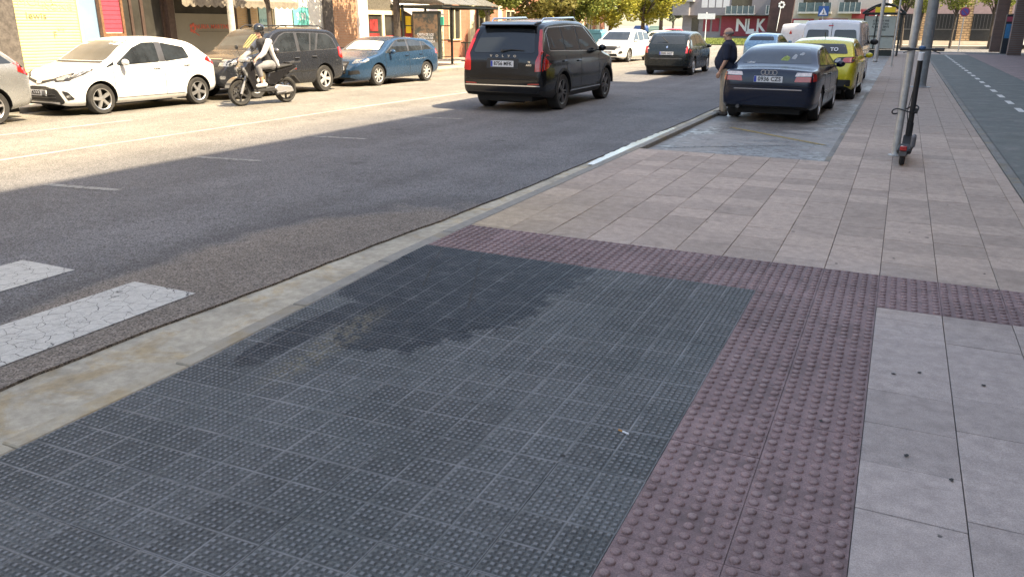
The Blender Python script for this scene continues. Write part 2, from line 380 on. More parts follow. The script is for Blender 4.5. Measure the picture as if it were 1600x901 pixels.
def sheet(name, polys, z, m, **tg):
    b = MB()
    for poly in polys: b.add([(x, y, z) for x, y in poly], [tuple(range(len(poly)))])
    o = b.build(name, m, fix=False, **tg)
    for p_ in o.data.polygons:
        if p_.normal.z < 0: p_.flip()
    return o
def rect(x0, x1, y0, y1): return [(x0, y0), (x1, y0), (x1, y1), (x0, y1)]
sheet('ground', [rect(-900, 900, -300, 2500)], -0.30, M_BASE, kind='structure')
# road: ragged edge on the near side where the asphalt meets the concrete gutter
edge_f = pchip([-90, 2.2, 5.2, 7.0, 9.4, 16, 40, 70], [-4.02, -3.95, -3.85, -3.76, -3.72, -3.68, -3.68, -3.68])
ys = [-90] + [round(-1 + 0.09 * i, 3) for i in range(200)] + [18 + i * 1.0 for i in range(47)]
er = random.Random(3); walk = 0.0
edge = []
for y in ys:
    walk = walk * 0.8 + er.uniform(-0.008, 0.008); edge.append((float(edge_f(y)) + walk, y))
road = MB()
for (xa, ya), (xb, yb) in zip(edge[:-1], edge[1:]):
    road.add([(-16.4, ya, ZR), (xa, ya, ZR), (xb, yb, ZR), (-16.4, yb, ZR)], [(0, 1, 2, 3)])
    road.add([(xa, ya, ZR), (xa, ya, ZR - 0.03), (xb, yb, ZR - 0.03), (xb, yb, ZR)], [(0, 1, 2, 3)])
road.add([(-160, 64, ZR), (160, 64, ZR), (160, 80, ZR), (-160, 80, ZR)], [(0, 1, 2, 3)])
road.add([(-60, 80, ZR), (-22, 80, ZR), (-22, 200, ZR), (-60, 200, ZR)], [(0, 1, 2, 3)])
ROAD = road.build('road', M_ASPH, fix=False, kind='structure')
gut = MB()
ygs = [-90, 2.5, 3.6, 7.0, 12, 20, 40, 66]
for ya, yb in zip(ygs[:-1], ygs[1:]):
    gut.add([(-4.3, ya, ZR - 0.018), (-3.28, ya, ZR - 0.014), (-3.28, yb, ZR - 0.014), (-4.3, yb, ZR - 0.018)], [(0, 1, 2, 3)])
gut.build('gutter', M_GUT, fix=False, kind='structure')
# road paint
def strip(name, x0, x1, y0, y1, m, z=ZR + 0.004, parent=None, **tg):
    return sheet(name, [rect(x0, x1, y0, y1)], z, m, **tg) if parent is None else _par(sheet(name, [rect(x0, x1, y0, y1)], z, m, **tg), parent)
def _par(o, p): o.parent = p; return o
for i, x in enumerate((-4.2, -5.44, -6.68, -7.92, -9.16, -10.4, -11.64)):
    strip('crossing_stripe', x - 0.60, x, -0.6, 3.73, M_ZEBRA, parent=ROAD)
strip('lane_line', -10.93, -10.83, 4.5, 15.2, M_LANE, parent=ROAD)
_l = sheet('lane_line', [[(-10.95, 15.2), (-10.82, 15.2), (-10.3, 30), (-10.40, 30)]], ZR + 0.004, M_LANE); _l.parent = ROAD
_l = sheet('parking_line', [[(-13.45, 6.0), (-13.35, 6.0), (-13.2, 10.8), (-13.3, 10.8)]], ZR + 0.004, M_LANE); _l.parent = ROAD
for y in (5.9, 8.15, 10.6, 13.85):
    _l = sheet('worn_road_mark', [[(-8.75, y - 0.12), (-7.72, y + 0.02), (-7.72, y + 0.13), (-8.75, y)]], ZR + 0.004, M_FAINT); _l.parent = ROAD

# dropped kerb: level of the pavement along and across the ramp
def ramp_z(x, y):
    a = min(max((-0.68 - x) / 2.6, 0), 1); c = min(max((5.1 - y) / 2.2, 0), 1)
    return -0.078 * a * c
# kerb stones
KERB = thing('kerb', None, None, kind='structure')
def kerbmat():
    m, t, b = newmat('kerb_blend'); p = t.pos(); s = t.sep(p)
    n1 = t.noise(p, 1.4, 6, .65); n2 = t.noise(p, 14, 6, .7); n3 = t.noise(p, 220, 2, .7)
    f = t.math('MULTIPLY', t.ramp(n2, .28, .72, .84, 1.16), t.ramp(n3, .25, .75, .88, 1.12))
    k = t.ramp(t.math('ADD', s[1], t.math('MULTIPLY', n2, 1.4)), 3.2, 4.6, 0, 1)
    c = t.mix(k, t.mix(t.ramp(n1, .45, .62), (.34, .305, .235), (.32, .24, .13)), t.mix(t.ramp(n1, .5, .66), (.225, .215, .19), (.26, .215, .14)))
    t.put(b.inputs['Base Color'], t.scale(c, f)); b.inputs['Roughness'].default_value = .85; t.put(b.inputs['Normal'], t.bump(t.math('ADD', n2, n3), .25, .004))
    return m
M_KERBB = kerbmat()
y = -6.0; i = 0
while y < 62:
    ln = 0.98; x0, x1 = -3.43, -3.285
    za, zb = ramp_z(-3.28, y) - 0.001, ramp_z(-3.28, y + ln) - 0.001
    b = MB(); g = 0.006
    zl = -0.2
    b.add([(x0, y + g, zl), (x1, y + g, zl), (x1, y + ln - g, zl), (x0, y + ln - g, zl), (x0 + 0.018, y + g, za - 0.004), (x1, y + g, za), (x1, y + ln - g, zb), (x0 + 0.018, y + ln - g, zb - 0.004),
           ], [(0, 3, 2, 1), (4, 5, 6, 7), (0, 1, 5, 4), (1, 2, 6, 5), (2, 3, 7, 6), (3, 0, 4, 7)])
    b.build('kerb_stone', M_KERBB, KERB, bevel=0.008)
    y += ln; i += 1

# pavement bed under the joints
bed = MB()
def bedquad(x0, x1, y0, y1, n=1, my=1, dz=-0.012):
    for a in range(n):
        for c in range(my):
            xa, xb = x0 + (x1 - x0) * a / n, x0 + (x1 - x0) * (a + 1) / n; ya, yb = y0 + (y1 - y0) * c / my, y0 + (y1 - y0) * (c + 1) / my
            bed.add([(xa, ya, ramp_z(xa, ya) + dz), (xb, ya, ramp_z(xb, ya) + dz), (xb, yb, ramp_z(xb, yb) + dz), (xa, yb, ramp_z(xa, yb) + dz)], [(0, 1, 2, 3)])
bedquad(-3.29, -0.68, -6, 5.3, 8, 40); bedquad(-3.29, 1.36, -90, -6)
bedquad(-0.68, 1.36, -6, 11.22); bedquad(-3.29, -0.68, 5.3, 11.22); bedquad(-0.68, 1.36, 11.22, 62)
PAVE = bed.build('pavement', M_JOINT, fix=False, kind='structure')

def tile_mesh(name, sx, sy, th=0.03, bev=0.003):
    b = MB(); b.box((0, 0, -th / 2), (sx, sy, th)); return b.mesh(name, bevel=bev)
def blue_mesh(seed):
    r = random.Random(seed); b = MB(); s_ = P - 0.0025
    b.box((0, 0, -0.015), (s_, s_, 0.03))
    for qx in (-1, 1):
        for qy in (-1, 1):
            for i in range(6):
                for j in range(6):
                    x = qx * (0.0185 + 0.0298 * i) ; y_ = qy * (0.0185 + 0.0298 * j)
                    hgt = 0.0058 * r.uniform(0.7, 1.05); a = 0.0128; t_ = 0.0055
                    vs_ = [(x - a, y_ - a, 0), (x + a, y_ - a, 0), (x + a, y_ + a, 0), (x - a, y_ + a, 0), (x - t_, y_ - t_, hgt), (x + t_, y_ - t_, hgt), (x + t_, y_ + t_, hgt), (x - t_, y_ + t_, hgt)]
                    b.add(vs_, [(4, 5, 6, 7), (0, 1, 5, 4), (1, 2, 6, 5), (2, 3, 7, 6), (3, 0, 4, 7)])
    me = b.mesh(name='tactile_tile', fix=False); me.materials.append(M_BLUE); return me
def purp_mesh(seed):
    r = random.Random(seed); b = MB(); s_ = P - 0.0025
    b.box((0, 0, -0.015), (s_, s_, 0.03))
    for i in range(6):
        for j in range(6):
            x = (i - 2.5) * 0.0625 + r.uniform(-.0015, .0015); y_ = (j - 2.5) * 0.0625 + r.uniform(-.0015, .0015); k = r.uniform(0.75, 1.08)
            b.lathe([(0.0205, 0), (0.0190, 0.0055 * k), (0.0150, 0.0084 * k), (0.0001, 0.0092 * k)], 'Z', (x, y_, 0), 10)
    me = b.mesh(name='warning_tile', fix=False)
    for p_ in me.polygons: p_.use_smooth = True
    me.set_sharp_from_angle(angle=R_(45)); me.materials.append(M_PURP); return me
BL = [blue_mesh(i) for i in range(4)]; PU = [purp_mesh(i) for i in range(4)]
SL = tile_mesh('paving_slab', P - 0.0042, P - 0.0018, bev=0.002); SL.materials.append(M_SLAB)
RAMP = thing('dropped_kerb_ramp', None, None, kind='structure')
tr = random.Random(11)
for j in range(13):
    for i in range(7):
        x = -3.28 + 2.605 / 7 * (i + 0.5); y = 5.29 - P * (j + 0.5)
        if j == 12 and i < 0: continue
        e = 0.1
        dzx = (ramp_z(x + e, y) - ramp_z(x - e, y)) / (2 * e); dzy = (ramp_z(x, y + e) - ramp_z(x, y - e)) / (2 * e)
        o = link('tactile_tile', tr.choice(BL), None, RAMP)
        o.matrix_basis = Matrix.Translation((x, y, ramp_z(x, y) + tr.uniform(-0.001, 0.001))) @ Matrix.Rotation(math.atan(dzy), 4, 'X') @ Matrix.Rotation(-math.atan(dzx), 4, 'Y') @ Matrix.Rotation(tr.uniform(-.003, .003), 4, 'Z') @ Matrix.Diagonal((2.605 / 7 / P, 1, 1, 1))
STRIP = thing('tactile_warning_strip', None, None, kind='structure')
cells = [(-0.675 + P * (i + 0.5), 5.29 - P * (j + 0.5)) for i in (0, 1) for j in range(14)]
nb = int((1.33 + 3.28) / P) + 1
cells += [(0.075 + P * (i + 0.5) - P * 9, 5.29 + P * (j + 0.5)) for i in range(nb) for j in (0, 1)]
for x, y in cells:
    o = link('warning_tile', tr.choice(PU), None, STRIP, None, (0, 0, tr.choice((0, PI / 2, PI)) + tr.uniform(-.003, .003)))
    x0, x1 = max(x - P / 2, -3.28), min(x + P / 2, 1.33)
    o.location = ((x0 + x1) / 2, y, tr.uniform(-0.001, 0.001))
    if x1 - x0 < P - 0.01: o.rotation_euler = (0, 0, 0); o.scale = ((x1 - x0) / P, 1, 1)
# plain slabs: the 290 nearest are objects, the rest is one mesh
far = MB(); ns = 0
cols = []
x = 0.075
while x > -3.28: x -= P
while x < 1.33:
    cols.append((max(x, -3.28), min(x + P, 1.33))); x += P
slots = []
for ci, (xa, xb) in enumerate(cols):
    if xb - xa < 0.04: continue
    off = tr.choice((0, 0, 0.19, 0.06, -0.05))
    y = 6.04
    first = P + off if off <= 0 else off
    top = 11.22 if (xa + xb) / 2 < -0.68 else 60
    while y < top - 0.02:
        y2 = min(y + first, top); first = P
        slots.append((xa, xb, y, y2)); y = y2
    if xa > 0.07:
        y = 5.29
        first = 0.12 + 0.02 * ci % 0.1
        while y > 0.4:
            y2 = y - first; first = P * (2 if tr.random() < 0.25 else 1); slots.append((xa, xb, y2, y)); y = y2
slots.sort(key=lambda s_: s_[2])
for xa, xb, ya, yb in slots:
    if ns < 292:
        o = link('paving_slab', SL, None, PAVE, ((xa + xb) / 2, (ya + yb) / 2, tr.uniform(-0.0022, 0.0015)), (tr.uniform(-.003, .003), tr.uniform(-.003, .003), 0))
        o.scale = ((xb - xa) / P, (yb - ya) / P, 1); ns += 1
    else:
        far.bb(xa + .003, xb - .003, ya + .002, yb - .002, -0.03, tr.uniform(-0.002, 0.001))
far.build('distant_paving_slabs', M_SLAB, PAVE, kind='stuff')
# parking bay cut into the pavement
bay = MB()
bay.add([(-3.29, 11.24, -0.066), (-0.69, 11.24, -0.05), (-0.69, 60, -0.05), (-3.29, 60, -0.066)], [(0, 1, 2, 3)])
bay.build('parking_bay', M_BAY, fix=False, kind='structure')
b = MB(); b.bb(-3.28, -0.69, 11.20, 11.27, -0.08, -0.004); b.bb(-0.745, -0.672, 11.27, 24, -0.08, -0.003); b.build('bay_edging', M_KERB, KERB, bevel=0.006)
M_YEL = paint('worn_yellow_paint', (0.38, 0.27, 0.07), False)
for (x0_, y0_, x1_, y1_) in ((-2.65, 14.9, -0.9, 13.2), (-3.1, 11.9, -1.4, 13.0)):
    d = Vector((x1_ - x0_, y1_ - y0_, 0)).normalized(); n_ = Vector((-d.y, d.x, 0)) * 0.05
    mm = M_YEL if y0_ > 14 else M_FAINT
    zf = lambda x_: -0.066 + (x_ + 3.29) / 2.6 * 0.016 + 0.004
    b = MB(); b.add([(x0_ - n_.x, y0_ - n_.y, zf(x0_)), (x1_ - n_.x, y1_ - n_.y, zf(x1_)), (x1_ + n_.x, y1_ + n_.y, zf(x1_)), (x0_ + n_.x, y0_ + n_.y, zf(x0_))], [(0, 1, 2, 3)])
    o = b.build('bay_marking', mm, bpy.data.objects['parking_bay'], fix=False)
# water: puddle along the gutter, base colour whitened in place of sky reflection
m, t, bsd = newmat('whitened_water'); bsd.inputs['Base Color'].default_value = (0.40, 0.43, 0.47, 1); bsd.inputs['Roughness'].default_value = 0.12; bsd.inputs['IOR'].default_value = 1.33
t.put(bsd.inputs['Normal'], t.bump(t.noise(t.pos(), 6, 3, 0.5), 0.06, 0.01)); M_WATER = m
def blob(name, pts, z, m, **tg):
    b = MB(); b.add([(x, y, z) for x, y in pts], [tuple(range(len(pts)))]); return b.build(name, m, fix=False, **tg)
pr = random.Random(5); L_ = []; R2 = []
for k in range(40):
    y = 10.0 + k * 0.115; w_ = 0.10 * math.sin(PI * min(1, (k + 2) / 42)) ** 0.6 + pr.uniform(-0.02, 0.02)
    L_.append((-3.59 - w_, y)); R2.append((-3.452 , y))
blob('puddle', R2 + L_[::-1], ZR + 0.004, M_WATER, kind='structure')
# bike path, edging and reddish pavement to the right
sheet('bike_path', [rect(1.46, 3.78, -90, 64)], -0.004, M_BIKE, kind='structure')
ed = thing('bike_path_edging', None, None, kind='structure')
y = -4.0
while y < 62:
    b = MB(); b.bb(1.345, 1.452, y + .004, y + .996, -0.1, 0.004); b.build('edging_stone', M_KERB, ed, bevel=0.005); y += 1.0
BK = bpy.data.objects['bike_path']
for k in range(28):
    y = 4.0 + 2.0 * k
    _par(sheet('bike_lane_dash', [rect(2.40, 2.53, y, y + 0.95)], 0.0, M_LINE), BK)
b = MB(); b.bb(3.78, 30, -90, 62, -0.2, 0.0); b.build('right_pavement', M_RED, kind='structure')
b = MB(); b.bb(-40, -16.4, -90, 64, -0.25, 0.02); b.build('left_pavement', M_LPAVE, kind='structure')
LK = thing('far_kerb', None, None, kind='structure')
y = -2.0
while y < 62:
    b = MB(); b.bb(-16.4, -16.25, y + .006, y + .99, -0.2, 0.028); b.build('kerb_stone', M_KERB, LK, bevel=0.01); y += 1.0
b = MB(); b.bb(-3.29, 3.78, 60.0, 64, -0.2, -0.001); b.build('corner_pavement', M_SLAB, kind='structure')

for k, (x, y) in enumerate(((0.25, 3.33), (0.41, 3.2), (0.6, 4.25), (0.19, 4.2), (-0.21, 3.15), (-0.1, 3.5), (-0.23, 6.2), (0.31, 4.28), (0.76, 6.4), (-1.05, 2.72), (0.16, 6.55), (0.27, 7.5), (-0.62, 8.2), (-1.4, 7.1), (0.95, 5.0), (0.62, 8.9))):
    n = 9; rr = [tr.uniform(.007, .013) for _ in range(n)]; b = MB(); b.add([(x + rr[i] * math.cos(2 * PI * i / n), y + rr[i] * 1.1 * math.sin(2 * PI * i / n), ramp_z(x, y) + (.0045 if x > .08 or y > 6.1 else .0035)) for i in range(n)], [tuple(range(n))]); b.build('gum_spot', M_SEAM_G, PAVE, fix=False)

for (xa, ya, xb, yb) in ((-3.10, 5.22, -2.78, 4.42), (-2.75, 5.25, -2.28, 4.15)):
    d = Vector((xb - xa, yb - ya, 0)); n_ = Vector((-d.y, d.x, 0)).normalized() * .0045; b = MB(); K_ = 14
    for k in range(K_):
        q = [(xa + d.x * u, ya + d.y * u) for u in (k / K_, (k + 1) / K_)]
        b.add([(x + sg * n_.x, y + sg * n_.y, ramp_z(x, y) + .0072) for x, y, sg in ((*q[0], -1), (*q[1], -1), (*q[1], 1), (*q[0], 1))], [(0, 1, 2, 3)])
    b.build('ramp_fold_joint', M_SEAM_G, RAMP, fix=False)
# ================================================================== VEHICLES
def paintmat(name, col, metal=0.0, rough=0.28):
    m, t, b = newmat(name); p = t.obj()
    dirt = t.ramp(t.noise(p, 2.5, 5, 0.7), 0.35, 0.75, 1.0, 0.86)
    t.put(b.inputs['Base Color'], t.scale(col, dirt)); b.inputs['Metallic'].default_value = metal
    t.put(b.inputs['Roughness'], t.ramp(t.noise(p, 7, 4, 0.7), 0.3, 0.8, rough, rough + 0.05))
    b.inputs['Coat Weight'].default_value = 0.6 if max(col) > 0.1 else 0.3; b.inputs['Coat Roughness'].default_value = 0.05
    return m
M_GLASS = mat('car_glass', (0.018, 0.022, 0.026), 0.04, var=0, spec=0.6)
M_GLASS2 = mat('car_glass_clear', (0.022, 0.027, 0.032), 0.04, var=0.4, vscale=3, spec=0.6)
M_BLK = mat('black_plastic', (0.018, 0.018, 0.019), 0.55, var=0.1)
M_TYRE = mat('tyre_rubber', (0.028, 0.027, 0.026), 0.85, var=0.25, vscale=9)
M_ALLOY = mat('alloy', (0.55, 0.55, 0.55), 0.32, 0.85, var=0.1)
M_ALLOYD = mat('alloy_dark', (0.16, 0.16, 0.165), 0.35, 0.8, var=0.1)
M_HUB = mat('hubcap_plastic', (0.42, 0.42, 0.42), 0.45, 0.3, var=0.12)
M_CHROME = mat('chrome', (0.75, 0.76, 0.78), 0.12, 1.0, var=0)
M_REDL = mat('red_lens', (0.42, 0.012, 0.012), 0.12, var=0.15, vscale=30, coat=1.0)
M_CLEARL = mat('clear_lens', (0.22, 0.225, 0.23), 0.12, 0.3, var=0.6, vscale=22, coat=1.0)
M_WHITEL = mat('pale_lens', (0.7, 0.62, 0.6), 0.15, var=0.2, vscale=20, coat=1.0)
M_PLATE = mat('plate_white', (0.72, 0.73, 0.74), 0.4, var=0.04)
M_PBLUE = mat('plate_blue', (0.02, 0.06, 0.4), 0.4, var=0)
M_INK = mat('black_ink', (0.02, 0.02, 0.02), 0.5, var=0)
M_SEAM = mat('panel_gap', (0.01, 0.01, 0.01), 0.8, var=0)
M_UNDER = mat('underbody', (0.012, 0.012, 0.012), 0.9, var=0)

def rpoly(pts, r=0.03, n=3):
    out = []; N = len(pts)
    for i in range(N):
        p0, p1, p2 = Vector(pts[i - 1]), Vector(pts[i]), Vector(pts[(i + 1) % N])
        a = (p0 - p1); c = (p2 - p1); ra = min(r, a.length * 0.45); rc = min(r, c.length * 0.45)
        A = p1 + a.normalized() * ra; C = p1 + c.normalized() * rc
        for k in range(n + 1):
            t = k / n; q = A * (1 - t) ** 2 + p1 * 2 * t * (1 - t) + C * t * t; out.append((q.x, q.y))
    return out
def body_mesh(sp):
    L = sp['L']; top = sp['top']; hl = L / 2
    zt = pchip(*zip(*top)); zb = pchip(*zip(*sp['bot'])); pl = pchip(*zip(*sp['plan'])); T = pchip(*zip(*sp['T']))
    ysS = set(np.round(np.linspace(-hl, hl, 64), 4)) | set(round(p[0], 4) for p in top) | set(np.round(-hl + np.array([.006, .015, .03, .05, .08, .11, .15, .2]), 4)) | set(np.round(hl - np.array([.006, .015, .03, .05, .08, .12]), 4))
    ysS = sorted(ysS); yy = [ysS[0]]
    for y in ysS[1:]:
        if y - yy[-1] > 0.004: yy.append(y)
    rad = sp.get('r', 0.09); cam_ = sp.get('camber', 0.035); b = MB(); rings = []
    NS, NA, NT_ = 15, 5, 6
    for y in yy:
        h1 = float(zt(y)); h0 = float(zb(y)); wv = float(pl(y)); r = min(rad, 0.45 * (h1 - h0)); cm = min(cam_, 0.2 * (h1 - h0))
        side = []
        zs = h1 - r - cm
        for k in range(NS + 1):
            z = h0 + (zs - h0) * k / NS
            f = 1.0
            q = (z - h0) / 0.10
            if q < 1: f = 1 - 0.06 * (1 - q) ** 2
            side.append((wv * float(T(z)) * f, z))
        xs = side[-1][0]; r_x = min(r, xs * 0.8)
        for k in range(1, NA + 1):
            a = PI / 2 * k / NA; side.append((xs - r_x * (1 - math.cos(a)), zs + r * math.sin(a)))
        xe = side[-1][0]
        for k in range(1, NT_):
            x = xe * (1 - k / NT_); side.append((x, h1 - cm * (x / max(xe, .01)) ** 2))
        ring = [(0.0, h0), (wv * 0.5, h0)] + side + [(0.0, h1)]
        full = [(x, y, z) for x, z in ring] + [(-x, y, z) for x, z in ring[-2:0:-1]]
        rings.append(full)
    n = len(rings[0]); V = [p for r in rings for p in r]; F = []
    for i in range(len(rings) - 1):
        for k in range(n): F.append((i * n + k, i * n + (k + 1) % n, (i + 1) * n + (k + 1) % n, (i + 1) * n + k))
    F.append(tuple(range(n))); F.append(tuple((len(rings) - 1) * n + k for k in range(n - 1, -1, -1)))
    b.add(V, F)
    return b.mesh('body')
class Car:
    def __init__(s, name, label, sp, loc, rz, group=None, cat='car'):
        s.sp = sp; s.root = thing(name, label, cat, loc, rz, group)
        me = body_mesh(sp); o = bpy.data.objects.new('tmp', me); COL.objects.link(o)
        wr = sp['wr']; ar = wr + sp.get('arch', 0.055); cut = MB(); W = sp['W'] / 2
        for ya in sp['axles']:
            for sx in (-1, 1): cut.lathe([(0.001, -0.21), (ar, -0.21), (ar, 0.21), (0.001, 0.21)], 'X', (sx * (W - 0.06), ya, wr + 0.01), 28)
        cm = cut.mesh('cut'); co = bpy.data.objects.new('cut', cm); COL.objects.link(co)
        md = o.modifiers.new('b', 'BOOLEAN'); md.operation = 'DIFFERENCE'; md.object = co; md.solver = 'EXACT'
        m2 = ev_mesh(o); bpy.data.objects.remove(o); bpy.data.objects.remove(co)
        m2.name = 'body'; m2.materials.clear(); m2.materials.append(sp['paint']); m2.materials.append(M_UNDER)
        if sp.get('skirt'): m2.materials.append(M_BLK)
        for p in m2.polygons:
            c = p.center; p.material_index = 0
            for ya in sp['axles']:
                if math.hypot(c.y - ya, c.z - wr - 0.01) < ar + 0.002 and (abs(p.normal.x) > 0.99 and abs(c.x) < W - 0.2 or abs(p.normal.x) < 0.05 and math.hypot(c.y - ya, c.z - wr - 0.01) > ar * 0.9): p.material_index = 1
            if p.normal.z < -0.9 and c.z < 0.5: p.material_index = 1
            if sp.get('skirt') and c.z < sp['skirt'] and p.material_index == 0: p.material_index = 2
            p.use_smooth = True
        m2.set_sharp_from_angle(angle=R_(38))
        s.bvh = BVHTree.FromPolygons([v.co for v in m2.vertices], [tuple(p.vertices) for p in m2.polygons])
        s.body = link('body', m2, None, s.root)
        s.wheels()
    def cast(s, org, d):
        h = s.bvh.ray_cast(Vector(org), Vector(d))
        if h[0] is None: h = s.bvh.find_nearest(Vector(org) + Vector(d) * 3.0)
        return h[0]
    def patch(s, name, poly, m, view, off=0.006, g=0.07, parent=None, label=None, rim=0.02):
        """lay a panel on the body: view 'L','R' (poly in y,z), 'F','B' (poly in x,z), 'T' (poly in x,y)"""
        d = {'L': (1, 0, 0), 'R': (-1, 0, 0), 'F': (0, -1, 0), 'B': (0, 1, 0), 'T': (0, 0, -1)}[view]; dv = Vector(d)
        bm = bmesh.new(); bm.faces.new([bm.verts.new((p[0], p[1], 0)) for p in poly])
        xs = [p[0] for p in poly]; ys_ = [p[1] for p in poly]
        for ax, arr in ((0, xs), (1, ys_)):
            k = min(arr) + g
            while k < max(arr) - 1e-4:
                bmesh.ops.bisect_plane(bm, geom=bm.verts[:] + bm.edges[:] + bm.faces[:], dist=1e-5, plane_co=(k, 0, 0) if ax == 0 else (0, k, 0), plane_no=(1, 0, 0) if ax == 0 else (0, 1, 0)); k += g
        for v in bm.verts:
            a, c = v.co.x, v.co.y
            org = {'L': (-4, a, c), 'R': (4, a, c), 'F': (a, 6, c), 'B': (a, -6, c), 'T': (a, c, 5)}[view]
            v.co = s.cast(org, d) - dv * off
        ext = bmesh.ops.extrude_edge_only(bm, edges=[e for e in bm.edges if e.is_boundary])
        for el in ext['geom']:
            if isinstance(el, bmesh.types.BMVert): el.co += dv * rim
        bmesh.ops.recalc_face_normals(bm, faces=bm.faces)
        me = bpy.data.meshes.new(name); bm.to_mesh(me); bm.free()
        for f in me.polygons: f.use_smooth = True
        me.set_sharp_from_angle(angle=R_(40))
        # make sure the visible face looks outwards
        nn = sum((p.normal.dot(-dv) * p.area for p in me.polygons))
        if nn < 0: me.flip_normals()
        return link(name, me, m, parent or s.root, label=label)
    def side(s, name, poly, m, r=0.03, off=0.006, both=True, **k):
        pp = rpoly(poly, r) if r else poly
        return [s.patch(name, pp, m, v, off, **k) for v in (('L', 'R') if both else ('L',))]
    def end(s, name, poly, m, view, r=0.02, off=0.006, mirror=False, **k):
        pp = rpoly(poly, r) if r else poly
        o = [s.patch(name, pp, m, view, off, **k)]
        if mirror: o.append(s.patch(name, [(-x, z) for x, z in pp], m, view, off, **k))
        return o
    def seam(s, a, b_, w=0.011, view='S'):
        a = Vector(a); b_ = Vector(b_); n = Vector((-(b_ - a).y, (b_ - a).x)).normalized() * w / 2
        poly = [tuple(a + n), tuple(b_ + n), tuple(b_ - n), tuple(a - n)]
        if view == 'S': s.side('panel_gap', poly, M_SEAM, 0, 0.0025, rim=0.004)
        else: s.patch('panel_gap', poly, M_SEAM, view, 0.0025, rim=0.004)
    def wheels(s):
        sp = s.sp; r = sp['wr']; w_ = sp.get('ww', 0.205); rim = sp.get('rimr', 0.66) * r
        t = MB(); t.lathe([(rim, -w_ / 2 + .01), (r * .93, -w_ / 2), (r * .985, -w_ / 2 + .025), (r, -w_ / 2 + .05), (r, w_ / 2 - .05), (r * .985, w_ / 2 - .025), (r * .93, w_ / 2), (rim, w_ / 2 - .01)], 'X', n=32)
        tm = t.mesh('wheel', smooth=40); tm.materials.append(M_TYRE)
        q = MB(); st = sp.get('rim', ('spoke', 5, M_ALLOY)); h = w_ / 2
        q.lathe([(rim, h - .012), (rim * .95, h - .03), (rim * .92, -h + .03), (0.001, -h + .03)], 'X', n=32, mi=1)
        q.lathe([(rim * 1.0, h - .010), (rim * .99, h - .004), (rim * .93, h - .012), (rim * .92, h - .03)], 'X', n=32)
        q.lathe([(rim * .24, h - .06), (rim * .24, h - .02), (rim * .18, h - .012), (0.001, h - .012)], 'X', n=16)
        for k in range(st[1]):
            a = 2 * PI * k / st[1]; ww = st[3] if len(st) > 3 else 0.16
            M_ = Matrix.Rotation(a, 4, 'X')
            tw = st[4] if len(st) > 4 else 0.0
            offs = (0,) if st[0] == 'spoke' else (-.11, .11)
            for of in offs:
                x0, x1 = h - .045, h - .014
                c0, c1 = of * rim * .5, of * rim * 1.35 + tw * rim
                a0, a1 = ww * rim * .5, ww * rim * .62
                vs_ = [(x0, c0 - a0, rim * .15), (x0, c0 + a0, rim * .15), (x0, c1 + a1, rim * .95), (x0, c1 - a1, rim * .95), (x1, c0 - a0 * .8, rim * .15), (x1, c0 + a0 * .8, rim * .15), (x1 - .004, c1 + a1 * .8, rim * .95), (x1 - .004, c1 - a1 * .8, rim * .95)]
                q.add(vs_, [(0, 1, 2, 3), (4, 7, 6, 5), (0, 4, 5, 1), (1, 5, 6, 2), (2, 6, 7, 3), (3, 7, 4, 0)], 0, M_)
        rm = q.mesh('rim', smooth=35); rm.materials.append(st[2]); rm.materials.append(M_UNDER)
        W = sp['W'] / 2
        for ya in sp['axles']:
            for sx in (-1, 1):
                o = link('wheel', tm, None, s.root, (sx * (W - w_ / 2 - 0.02), ya, r), (0.3 * ya, 0, 0 if sx > 0 else PI))
                link('rim', rm, None, o)
    def mirror(s, y, z, sc=1.0, m=None, W=None):
        W = W or s.sp['W'] / 2
        for sx in (-1, 1):
            b = MB(); b.ball((sx * (W + 0.085 * sc), y, z), (0.092 * sc, 0.055 * sc, 0.066 * sc), 14)
            b.box((sx * (W + 0.0), y + .02, z - 0.045), (0.12, 0.05, 0.03), 1)
            b.bb(sx * (W + 0.02), sx * (W + 0.175 * sc), y - .058 * sc, y - .052 * sc, z - .055 * sc, z + .052 * sc, 1) if False else None
            b.build('wing_mirror', [m or s.sp['paint'], M_BLK], s.root, smooth=50)
    def handles(s, pts, m=None, z=0.8):
        for y, zz in pts:
            for sx, vw in ((-1, 'L'), (1, 'R')):
                h = s.cast((4 * sx, y, zz), (-sx, 0, 0)); b = MB(); b.box((h.x + sx * 0.018, y, zz), (0.03, 0.17, 0.026)); b.build('door_handle', m or s.sp['paint'], s.root, bevel=0.006)
    def plate(s, txt, z, view, w_=0.52, h=0.11, x=0.0, band=True):
        sg = 1 if view == 'F' else -1
        hits = [s.cast((x, 6 * sg, z + dz), (0, -sg, 0)).y for dz in (-h / 2, h / 2)]
        yb = max(hits) if sg > 0 else min(hits)
        b = MB(); b.box((x, yb + sg * 0.010, z), (w_, 0.012, h))
        if band: b.box((x - sg * (-1) * 0 + (w_ / 2 - 0.024) * (-1 if view == 'B' else 1), yb + sg * 0.0165, z), (0.042, 0.003, h - 0.008), 1)
        o = b.build('number_plate', [M_PLATE, M_PBLUE], s.root)
        me = text_mesh(txt, h * 0.98, 0.001, 'CENTER', 0.0022); xs = [v.co.x for v in me.vertices]; k = (w_ * 0.80) / (max(xs) - min(xs)); xm = (max(xs) + min(xs)) / 2
        for v in me.vertices: v.co.x = (v.co.x - xm) * k
        link('plate_text', me, M_INK, o, (x + (0.02 if view == 'B' else -0.02), yb + sg * 0.019, z), (R_(90), 0, 0 if view == 'B' else PI))
        return yb

